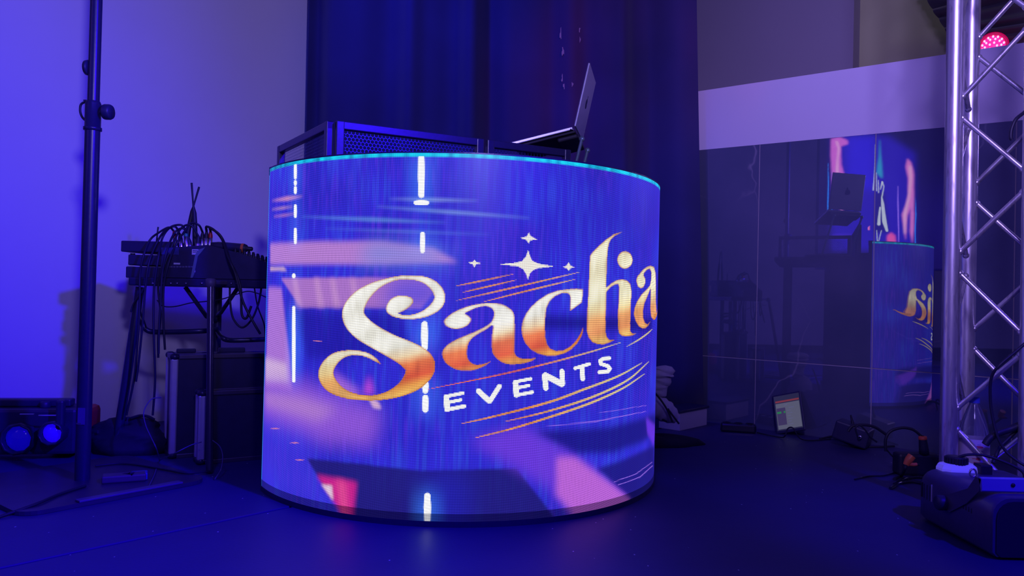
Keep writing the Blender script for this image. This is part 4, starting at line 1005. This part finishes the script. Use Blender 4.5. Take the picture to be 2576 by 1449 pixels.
MB().lathe(cb, ct - cb, [(0, -.0), (.018, 0), (.017, .02), (.0145, (ct - cb).length - .008)], 18).build('body', RUBBER, cn)
MB().lathe(ct + (cb - ct).normalized() * .008, ct - cb, [(.015, 0), (.0155, .003), (.0145, .011), (.006, .013)], 18).build('orange_collar', mat('orange_red_collar', (.6, .08, .04), .45), cn)
MB().box(V(cb.x - .02, 2.97, cb.z / 2), (.16, .06, cb.z), bev=.01).build('socket_box', RUBBER, cn)
op = thing('orange_plug', 'bright orange angled plug lying on the floor by the fog machine', 'plug', FL(2285, 1190))
oy = 2.72
MB().tube(smooth([P(2279, 1170, oy), P(2284, 1160, oy), P(2290, 1152, oy), P(2294, 1147, oy)], 4), [.010 + .004 * min(1, i / 6) for i in range(13)], 14).build('grip', ORANGE, op)
MB().tube([P(2284, 1167, oy), P(2298, 1169, oy), P(2306, 1168, oy)], [.008, .0065, .006], 12).build('arm', ORANGE, op)
MB().tube([P(2306, 1168, oy), P(2312, 1169, oy)], .004, 10).build('pin', RUBBER, op)
MB().tube(smooth([P(2280, 1170, oy), P(2276, 1180, oy), FL(2268, 1196, .006), FL(2250, 1205, .005)], 4), .006, 10).build('lead', RUBBER, op)
for i, (lst, lb) in enumerate([([(2240, 1228), (2265, 1215), (2300, 1212), (2340, 1222)], 'flat dark cable strand nearest the fog machine'), ([(2250, 1218), (2275, 1205), (2310, 1200), (2340, 1205)], 'second dark cable strand behind the fog machine corner')]):
    cable([FL(x, y, .006) for x, y in lst], .0055, lb, 'cable strands at the fog machine', GLB)

# ------------------------------------------------------------------ truss
YA = 2.5; DIA = 0.0272
A0 = V(.5712 * YA, YA, 0); ab = V(.0582, .0638, 0) * YA; acv = V(.0638, -.0582, 0) * YA
nodes = {'A': A0, 'B': A0 + ab, 'C': A0 + acv, 'D': A0 + ab + acv}
truss = thing('truss_tower', 'scuffed aluminium lattice truss tower at the right edge', 'truss', A0 + (ab + acv) / 2)
TR = bpy.data.materials.new('scuffed_truss_aluminium'); TR.use_nodes = True
nt = TR.node_tree; b = nt.nodes['Principled BSDF']; b.inputs['Metallic'].default_value = 0.8
tcx = nt.nodes.new('ShaderNodeTexCoord'); mpp = nt.nodes.new('ShaderNodeMapping'); mpp.inputs['Scale'].default_value = (90, 90, 14)
nn = nt.nodes.new('ShaderNodeTexNoise'); nn.inputs['Scale'].default_value = 1; nn.inputs['Detail'].default_value = 6
rr1 = nt.nodes.new('ShaderNodeValToRGB'); rr1.color_ramp.elements[0].position = .30; rr1.color_ramp.elements[0].color = (.40, .38, .43, 1); rr1.color_ramp.elements[1].position = .46; rr1.color_ramp.elements[1].color = (.66, .64, .68, 1)
rr2 = nt.nodes.new('ShaderNodeMapRange'); rr2.inputs['To Min'].default_value = .42; rr2.inputs['To Max'].default_value = .26
L = nt.links.new; L(tcx.outputs['Object'], mpp.inputs[0]); L(mpp.outputs[0], nn.inputs['Vector']); L(nn.outputs['Fac'], rr1.inputs[0]); L(rr1.outputs[0], b.inputs['Base Color']); L(nn.outputs['Fac'], rr2.inputs[0]); L(rr2.outputs[0], b.inputs['Roughness'])
ZBASE = 0.02
for k, p in nodes.items():
    MB().tube([p + AZ * ZBASE, p + AZ * 1.5, p + AZ * 3.0], DIA, 28).build('chord', TR, truss)
def braces(p, q, zp, zq):
    """zigzag between two chords; node heights zp on p, zq on q, half a pitch apart"""
    u = (q - p).normalized(); gap = 0.033
    k = -1
    while True:
        za = zp + .503 * k; zb = zq + .503 * k
        if za > 2.9: break
        for (z1, z2) in ((za + gap, zb - gap), (zb + gap, za + .503 - gap)):
            up = (z1 == za + gap)
            s_, e_ = (p, q) if up else (q, p)
            if min(z1, z2) < ZBASE + .03 or max(z1, z2) > 2.98: continue
            dd = (e_ - s_).normalized()
            a = s_ + dd * (DIA * .8) + AZ * z1; c_ = e_ - dd * (DIA * .8) + AZ * z2
            br_ = MB().cyl(a, c_, .0082, 14).build('brace', TR, truss)
            t_ = (c_ - a).normalized()
            for w_, sg in ((a, 1), (c_, -1)):
                MB().lathe(w_ + t_ * sg * .004, t_ * sg, [(.0100, -.008), (.0108, .000), (.0094, .004), (.0082, .006)], 14).build('weld', TR, br_)
        k += 1
braces(nodes['A'], nodes['C'], .289, .540)
braces(nodes['B'], nodes['D'], .540, .791)
braces(nodes['A'], nodes['B'], .540, .791)
braces(nodes['C'], nodes['D'], .540, .791)
MB().box(A0 + (ab + acv) / 2 + AZ * .01, (.27, .27, .02), (ab.normalized(), acv.normalized(), AZ), .004).build('base_plate', ALU, truss)

# bottle inside the truss
btl = nodes['A'] * .50 + nodes['B'] * .22 + nodes['C'] * .28; bp_ = P(2449, 1150, 2.50); bp_.z = ZBASE + .001
bot = thing('water_bottle', 'clear plastic water bottle with pale label standing inside the truss', 'bottle', bp_)
PET = mat('clear_plastic', (.75, .78, .9), .06, ior=1.33, trans=.92)
prof = [(0, 0), (.036, .001), (.042, .008), (.044, .03), (.0425, .04), (.0445, .05), (.0425, .06), (.0445, .07), (.0425, .08), (.0445, .09), (.0445, .20), (.043, .215), (.040, .235), (.033, .265), (.023, .295), (.015, .312), (.0135, .320)]
MB().lathe(bp_, AZ, prof, 32).build('bottle_body', PET, bot)
MB().lathe(bp_, AZ, [(.0155, .318), (.0155, .336), (.0145, .338), (0, .338)], 20).build('cap', mat('blue_cap', (.05, .08, .45), .4), bot)
lz0, lz1 = .115, .205
MB().lathe(bp_, AZ, [(.0452, lz0), (.0452, lz1)], 32).build('paper_label', mat('bottle_label', (.60, .50, .66), .6), bot)
fd = V(-bp_.x, -bp_.y, 0).normalized(); sd = V(-fd.y, fd.x, 0)
def onlab(u, z, r=.0456): 
    a = u / .0452; return bp_ + fd * (r * math.cos(a)) + sd * (r * math.sin(a)) + AZ * z
def patch(u0, u1, z0, z1, m_, name, n=6, oval=False):
    if oval:
        ring = [onlab((u0 + u1) / 2 + (u1 - u0) / 2 * math.cos(a), (z0 + z1) / 2 + (z1 - z0) / 2 * math.sin(a)) for a in np.linspace(0, 2 * math.pi, 25)[:-1]]
        MB().add([onlab((u0 + u1) / 2, (z0 + z1) / 2)] + ring, [(0, 1 + i, 1 + (i + 1) % 24) for i in range(24)]).build(name, m_, bot)
    else:
        vs = []
        for i in range(n + 1):
            u = u0 + (u1 - u0) * i / n; vs += [onlab(u, z0), onlab(u, z1)]
        MB().add(vs, [(2 * i, 2 * i + 2, 2 * i + 3, 2 * i + 1) for i in range(n)]).build(name, m_, bot)
LR = mat('label_red', (.55, .05, .12), .6); LB = mat('label_violet', (.30, .24, .50), .6)
patch(.002, .028, .178, .186, LR, 'label_emblem', oval=True)
patch(.010, .020, .188, .1905, LB, 'label_emblem'); patch(-.002, .026, .168, .1705, LB, 'label_print'); patch(.0, .020, .160, .1625, LB, 'label_print')
patch(-.004, .032, .1435, .1455, LR, 'label_print'); patch(.006, .024, .140, .149, LR, 'label_print', oval=True); patch(.0, .024, .132, .134, LR, 'label_print')
# cables on the truss
cable([P(2600, 262, 2.30), P(2576, 283, 2.30), P(2556, 300, 2.29), P(2545, 325, 2.29), P(2543, 345, 2.29), P(2546, 352, 2.29)], [0.0042] * 1 and .0055, 'black cable end curling off the upper truss', 'cables on the truss')
cable([P(2600, 845, 2.34), P(2560, 880, 2.34), P(2515, 918, 2.34), P(2494, 950, 2.36), P(2491, 1000, 2.37), P(2497, 1050, 2.37), P(2510, 1100, 2.36), P(2530, 1135, 2.35), P(2560, 1160, 2.33), P(2590, 1178, 2.31)], .0045, 'thin black cable sagging down through the truss', 'cables on the truss')
cable([P(2478, 1118, 2.38), P(2490, 1102, 2.38), P(2510, 1090, 2.38), P(2540, 1080, 2.38), P(2565, 1070, 2.37), P(2600, 1055, 2.36)], .011, 'thick black hose crossing the truss low down', 'cables on the truss')
cable([P(2565, 1075, 2.39), P(2535, 1105, 2.39), P(2515, 1125, 2.39), P(2506, 1145, 2.39), P(2498, 1165, 2.38)], .006, 'black cable hanging off the thick hose', 'cables on the truss')

# ------------------------------------------------------------------ fog machine
FMX = 1.247; FY0, FY1 = 1.985, 2.36; FW = 0.27; FH = 0.163
fog = thing('fog_machine', 'black fog machine with blue-lit tank and metal bracket on the floor', 'fog machine', V(FMX + FW / 2, (FY0 + FY1) / 2, 0))
FOGM = mat('fog_machine_black', (.065, .055, .16), .38, noise=(60, .15), bump=.06)
def sec(y, inset=0.0, top=FH):
    r_ = .045; o = []
    x0, x1, z0, z1 = FMX + inset, FMX + FW - inset, .008, top - inset
    o += [V(x0 + .012, y, z0), V(x0, y, z0 + .012)]
    for k in range(6):
        a = math.pi - k * math.pi / 10; o.append(V(x0 + r_ + r_ * math.cos(a), y, z1 - r_ + r_ * math.sin(a)))
    for k in range(6):
        a = math.pi / 2 - k * math.pi / 10; o.append(V(x1 - r_ + r_ * math.cos(a), y, z1 - r_ + r_ * math.sin(a)))
    o += [V(x1, y, z0 + .012), V(x1 - .012, y, z0)]
    return o
ss = [sec(FY0 + .0, .004), sec(FY0 + .006), sec(FY1 - .05), sec(FY1 - .02, .008), sec(FY1, .025)]
mb = MB(); n = len(ss[0]); vs = [v for s_ in ss for v in s_]
fs = [(i * n + k, i * n + (k + 1) % n, (i + 1) * n + (k + 1) % n, (i + 1) * n + k) for i in range(len(ss) - 1) for k in range(n)]
mb.add(vs, fs, True); mb.add(ss[0], [tuple(range(n))]); mb.add(ss[-1], [tuple(range(n - 1, -1, -1))]); mb.build('housing', FOGM, fog)
fp = sec(FY0 - .003, .012)
MB().prism(fp, AY * .006).build('front_panel', mat('fog_front', (.018, .018, .05), .5), fog)
for x in (FMX + .05, FMX + FW - .05):
    for y in (FY0 + .05, FY1 - .06):
        MB().lathe(V(x, y, 0), AZ, [(.012, 0), (.012, .010)], 12).build('foot', RUBBER, fog)
for k in range(7):
    y = FY0 + .085 + k * .0125
    MB().tube([V(FMX - .0005 + .002, y, .096 + .0006 * k), V(FMX + .004, y, .122 + .0006 * k), V(FMX + .012, y, .134)], .0032, 6).build('vent_slot', RUBBER, fog)
for k in range(4):
    y = FY1 - .085 + k * .016
    MB().tube([V(FMX - .0005 + .002, y, .075), V(FMX + .0015, y, .118)], .0028, 6).build('vent_slot', RUBBER, fog)
MB().box(V(FMX - .001, FY1 - .095, .10), (.002, .003, .05)).build('pale_mark', PAPER, fog)
pv = V(FMX - .004, 2.19, .092)
MB().lathe(pv + AX * .004, -AX, [(.0, 0), (.020, 0), (.0215, .004), (.0215, .022), (.018, .028), (0, .028)], 20).build('bracket_knob', BLACK, fog)
# bracket: side arms and bar across the top
BRM = mat('bracket_metal', (.22, .20, .30), .30, .75)
bar = [V(FMX - .006, 2.205, .080), V(FMX - .006, 2.165, .072), V(FMX - .006, 2.085, .118), V(FMX - .006, 2.03, .165), V(FMX - .006, 2.022, .198), V(FMX - .006, 2.045, .200), V(FMX - .006, 2.08, .160), V(FMX - .006, 2.16, .125), V(FMX - .006, 2.205, .110)]
MB().prism(bar, AX * .004).build('bracket_arm', BRM, fog)
MB().prism([p + AX * (FW + .008) for p in bar], AX * .004).build('bracket_arm', BRM, fog)
MB().prism([V(FMX - .006, 2.020, .166), V(FMX - .006, 2.016, .170), V(FMX - .006, 2.020, .200), V(FMX - .006, 2.030, .203), V(FMX - .006, 2.034, .200)], AX * (FW + .016)).build('bracket_bar', mat('bracket_blue_lit', (.20, .16, .75), .35, .2), fog)  # silver bar coloured blue to carry the blue light on it
MB().lathe(V(FMX + .075, 2.0165, .186), -AY, [(.0055, 0), (.005, .002), (0, .003)], 12).build('bracket_screw', RUBBER, fog)
# tank with black cap and hose
TK = mat('milky_tank', (.55, .52, .85), .35, emit=(.09, .07, .55), estr=.55)  # faint blue glow stands in for light falling on the tank
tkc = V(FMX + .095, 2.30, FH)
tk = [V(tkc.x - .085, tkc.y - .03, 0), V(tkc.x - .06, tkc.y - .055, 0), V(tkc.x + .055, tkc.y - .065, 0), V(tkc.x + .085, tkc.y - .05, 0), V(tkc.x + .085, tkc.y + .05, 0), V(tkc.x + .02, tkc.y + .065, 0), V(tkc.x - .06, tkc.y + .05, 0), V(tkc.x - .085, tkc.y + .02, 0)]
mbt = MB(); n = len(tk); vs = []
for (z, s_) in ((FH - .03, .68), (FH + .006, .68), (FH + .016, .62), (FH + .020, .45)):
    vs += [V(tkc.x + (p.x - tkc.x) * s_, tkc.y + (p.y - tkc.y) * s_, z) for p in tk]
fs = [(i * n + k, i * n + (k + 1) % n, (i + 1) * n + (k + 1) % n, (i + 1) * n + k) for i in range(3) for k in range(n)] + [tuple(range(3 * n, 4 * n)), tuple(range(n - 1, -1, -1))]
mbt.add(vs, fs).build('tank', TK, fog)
cpz = V(tkc.x - .005, tkc.y, FH + .015)
cap = MB()
for k in range(24):
    a = 2 * math.pi * k / 24; cap.box(cpz + V(math.cos(a) * .030, math.sin(a) * .030, .011), (.004, .006, .022), (V(math.cos(a), math.sin(a), 0), V(-math.sin(a), math.cos(a), 0), AZ))
cap.lathe(cpz, AZ, [(.030, 0), (.030, .022), (.027, .025), (0, .025)], 24).build('tank_cap', RUBBER, fog)
MB().tube(smooth([cpz + V(.0, -.01, .024), cpz + V(.02, -.02, .034), cpz + V(.06, -.03, .036), cpz + V(.11, -.05, .022), cpz + V(.15, -.07, .0), cpz + V(.155, -.08, -.03)], 5), .004, 8).build('hose', RUBBER, fog)
eb = V(FMX + .083, 2.205, FH)
MB().tube([eb + V(.0, 0, .012) + V(math.cos(a) * .009, 0, math.sin(a) * .011) for a in np.linspace(0, 2 * math.pi, 17)[:-1]], .0028, 8, closed=True).build('eye_bolt', SILVER, fog)
MB().box(V(FMX + .145, 2.26, FH + .012), (.034, .04, .03), bev=.003).build('socket', RUBBER, fog)

# ------------------------------------------------------------------ pink lamp on the parapet, drape above it
lc = WP(wall_s(2452), 0, .30); lz = P(2452, 115, lc.y).z; lc.z = lz
lr = 34 / FPX * lc.y
pink = thing('pink_lamp', 'round glowing pink lamp on the ledge behind the truss', 'stage light', V(lc.x, lc.y, lz - lr * 1.4))
ld = (CAM - lc).normalized(); ld = V(ld.x, ld.y, ld.z * .4).normalized()
MB().lathe(lc - ld * .10, ld, [(0, 0), (lr * .8, .0), (lr * .95, .03), (lr, .09), (lr * 1.02, .10), (lr * .80, .104), (lr * .78, .09)], 32).build('can', mat('pink_rim', (.4, .01, .08), .35, emit=(.75, .0, .10), estr=.55), pink)
MB().lathe(lc - ld * .012, ld, [(lr * .79, 0), (lr * .5, .006), (0, .008)], 28).build('lens', mat('pink_lens', (.5, .02, .2), .3, emit=(1.0, .02, .30), estr=.9), pink)
LED = mat('pink_diode', (.5, .2, .4), .3, emit=(1.0, .45, .75), estr=1.6)
for r_, k_ in ((.25, 5), (.52, 10), (.70, 14)):
    for k in range(k_):
        a = 2 * math.pi * k / k_; uu_ = ld.orthogonal().normalized(); ww = ld.cross(uu_)
        MB().lathe(lc + (uu_ * math.cos(a) + ww * math.sin(a)) * lr * r_ - ld * .008, ld, [(.0042, 0), (.0042, .016), (0, .018)], 8).build('diode', LED, pink)
MB().box(V(lc.x, lc.y, lz - lr * 1.2) - ld * .05, (.08, .08, lr * .4), bev=.004).build('lamp_foot', BLACK, pink)

DR = mat('black_pleated_drape', (.045, .040, .050), .75, noise=(6, .3), bump=.1, sheen=.2)
def drape():
    a = P(2312, -30, 3.88); b_ = P(2436, 165, 3.74); c_ = P(3150, 165, 3.02); d_ = P(3150, -330, 3.02)
    NX, NY = 120, 12; vs = []; fs = []
    nrm = (b_ - a).cross(d_ - a).normalized()
    for i in range(NX + 1):
        u = i / NX
        for j in range(NY + 1):
            v = j / NY
            p = a.lerp(b_, u).lerp(d_.lerp(c_, u), v)
            vs.append(p + nrm * (.022 * math.sin(u * 62 + 1.5 * math.sin(u * 9)) * (.6 + .4 * math.sin(u * 23))))
    for i in range(NX):
        for j in range(NY):
            k = i * (NY + 1) + j; fs.append((k, k + 1, k + NY + 2, k + NY + 1))
    o = MB().add(vs, fs, True).build('ceiling_drape', DR)
    md_ = o.modifiers.new('thickness', 'SOLIDIFY'); md_.thickness = .004
    return o
tag(drape(), 'black gathered fabric drape hung under the ceiling', 'drape')

# ------------------------------------------------------------------ second display, outside the frame, seen in the polished marble
k5 = 5.0
def mir(x, y, k=k5):
    d = ray(x, y); t = WDIST / (d.x * WN.x + d.y * WN.y); h = CAM + d * t
    r_ = d - WN * (2 * (d.x * WN.x + d.y * WN.y)); return h + r_ * k
ml, mr = mir(2060, 480), mir(2380, 480)
mu_ = (mr - ml); mu_.z = 0; MW = mu_.length; mu_.normalize(); MZ0, MZ1 = 1.06, 2.74
mnr = AZ.cross(mu_); 
if mnr.dot(V(.9, .6, 0)) < 0: mnr = -mnr
c2d = 160; r2d = int(c2d * (MZ1 - MZ0) / MW)
uu2 = (np.arange(c2d) + .5) / c2d; vv2 = MZ1 - (np.arange(r2d) + .5) / r2d * (MZ1 - MZ0)
U2, V2 = np.meshgrid(uu2, vv2)
WX = ml.x + mu_.x * MW * U2; WY = ml.y + mu_.y * MW * U2
dd_ = WDIST - (WX * WN.x + WY * WN.y)
GX, GY = project(WX + 2 * dd_ * WN.x, WY + 2 * dd_ * WN.y, V2)
Q = Canvas(GX, GY, np.ones_like(GX, bool), (16, 10, 60))
o2 = lambda pts: off(pts, 2060, 330, 4.674)
Q.poly(o2([(150, 60), (680, 40), (820, 60), (1130, 260), (1120, 1400), (150, 1400)]), (40, 22, 190), .8, 4)
Q.poly(o2([(330, 60), (650, 60), (650, 690), (330, 690)]), (44, 26, 235), .7, 5)
Q.poly(o2([(655, 720), (770, 720), (820, 1180), (650, 1200)]), (24, 16, 90), .8, 2)
Q.poly(o2([(140, 90), (250, 68), (340, 110), (345, 150), (260, 180), (262, 380), (300, 520), (325, 640), (300, 880), (280, 1000), (240, 980), (245, 860), (200, 870), (160, 700), (140, 300)]), (214, 104, 214), .95, 1)
Q.paint(Q.stroke(off([(210, 130, 14), (235, 200, 12), (220, 330, 10), (215, 450, 16), (240, 600, 14), (270, 750, 10), (265, 960, 8)], 2060, 330, 4.674), 2), (240, 180, 225), .8, 1)
Q.poly(o2([(1040, 320), (1085, 370), (1115, 480), (1118, 760), (1115, 1150), (1100, 1320), (1070, 1180), (1080, 900), (1040, 1000), (1020, 1290), (985, 1050), (975, 980), (1020, 870), (1050, 740), (1050, 560), (1020, 420)]), (220, 120, 200), .95, 1)
Q.paint(Q.stroke(off([(1070, 420, 14), (1080, 560, 12), (1060, 780, 12), (1010, 980, 16), (1010, 1200, 8)], 2060, 330, 4.674), 2), (235, 190, 215), .7, 1)
Q.paint(Q.stroke(off([(385, 530, 5), (380, 600, 6), (385, 690, 4)], 2060, 330, 4.674), 1.5), (235, 190, 255), .9)
Q.paint(Q.stroke(off([(930, 650, 4), (930, 850, 8), (935, 1060, 8), (940, 1350, 5)], 2060, 330, 4.674), 2), (150, 110, 250), .9)
for x, y0, y1 in ((108, 380, 1085), (155, 480, 1060), (1135, 780, 1360)):
    Q.paint(Q.stroke(off([(x, y0, 2), (x + 5, (y0 * 2 + y1) / 3, 7), (x - 3, (y0 + y1 * 2) / 3, 7), (x, y1, 6)], 2060, 330, 4.674), 1.5), (30, 130, 255), .95)
Q.paint(Q.stroke(off([(718, 110, 3), (716, 200, 7), (718, 300, 12), (715, 400, 26), (712, 480, 34), (740, 540, 10)], 2060, 330, 4.674), 3), (40, 160, 200), .9, 1)
for pts in ([(665, 160, 3), (655, 480, 5), (640, 690, 8)], [(676, 490, 4), (680, 700, 6)], [(700, 580, 5), (702, 720, 6)], [(745, 600, 10), (725, 680, 6)], [(745, 600, 10), (765, 650, 6), (740, 780, 8), (750, 860, 18), (760, 960, 20), (770, 1060, 26), (800, 1170, 14)], [(720, 900, 10), (710, 1000, 14), (705, 1090, 20)], [(680, 1170, 5), (690, 1340, 5), (735, 1170, 5)]):
    Q.paint(Q.stroke(off(pts, 2060, 330, 4.674), 2), (205, 215, 225), .85)
Q.poly(o2([(800, 1230), (850, 1190), (900, 1230), (905, 1350), (805, 1350)]), (240, 90, 160), .9, 1)
Q.poly(o2([(575, 1130), (600, 1110), (600, 1165), (575, 1160)]), (240, 120, 190), .9)
Q.poly(o2([(160, 1210), (380, 1205), (390, 1235), (160, 1245)]), (60, 36, 190), .8, 1); Q.poly(o2([(165, 1300), (280, 1290), (290, 1395), (165, 1395)]), (34, 24, 150), .7, 1)
wall2 = thing('led_totem', 'upright display with pink and teal picture, seen only as a reflection in the marble', 'LED screen', V((ml.x + mr.x) / 2, (ml.y + mr.y) / 2, 0))
ue = np.arange(c2d + 1) / c2d; vee = MZ1 - np.arange(r2d + 1) / r2d * (MZ1 - MZ0); UE, VE = np.meshgrid(ue, vee)
led_mesh('screen', np.stack([ml.x + mu_.x * MW * UE, ml.y + mu_.y * MW * UE, VE], -1), Q.img, wall2, led_material('totem_led_pixels', 6.2))
cen = (ml + mr) / 2
MB().box(V(cen.x, cen.y, (MZ0 + MZ1) / 2) - mnr * .05, (MW + .04, .08, MZ1 - MZ0 + .04), (mu_, mnr, AZ), .004).build('cabinet', BLACK, wall2)
for s_ in (-.4, .4):
    MB().box(V(cen.x, cen.y, MZ0 / 2) + mu_ * s_ * MW - mnr * .05, (.07, .06, MZ0), (mu_, mnr, AZ), .004).build('leg', BLACKM, wall2)
    MB().box(V(cen.x, cen.y, .012) + mu_ * s_ * MW - mnr * .05, (.12, .7, .024), (mu_, mnr, AZ), .004).build('foot', BLACKM, wall2)
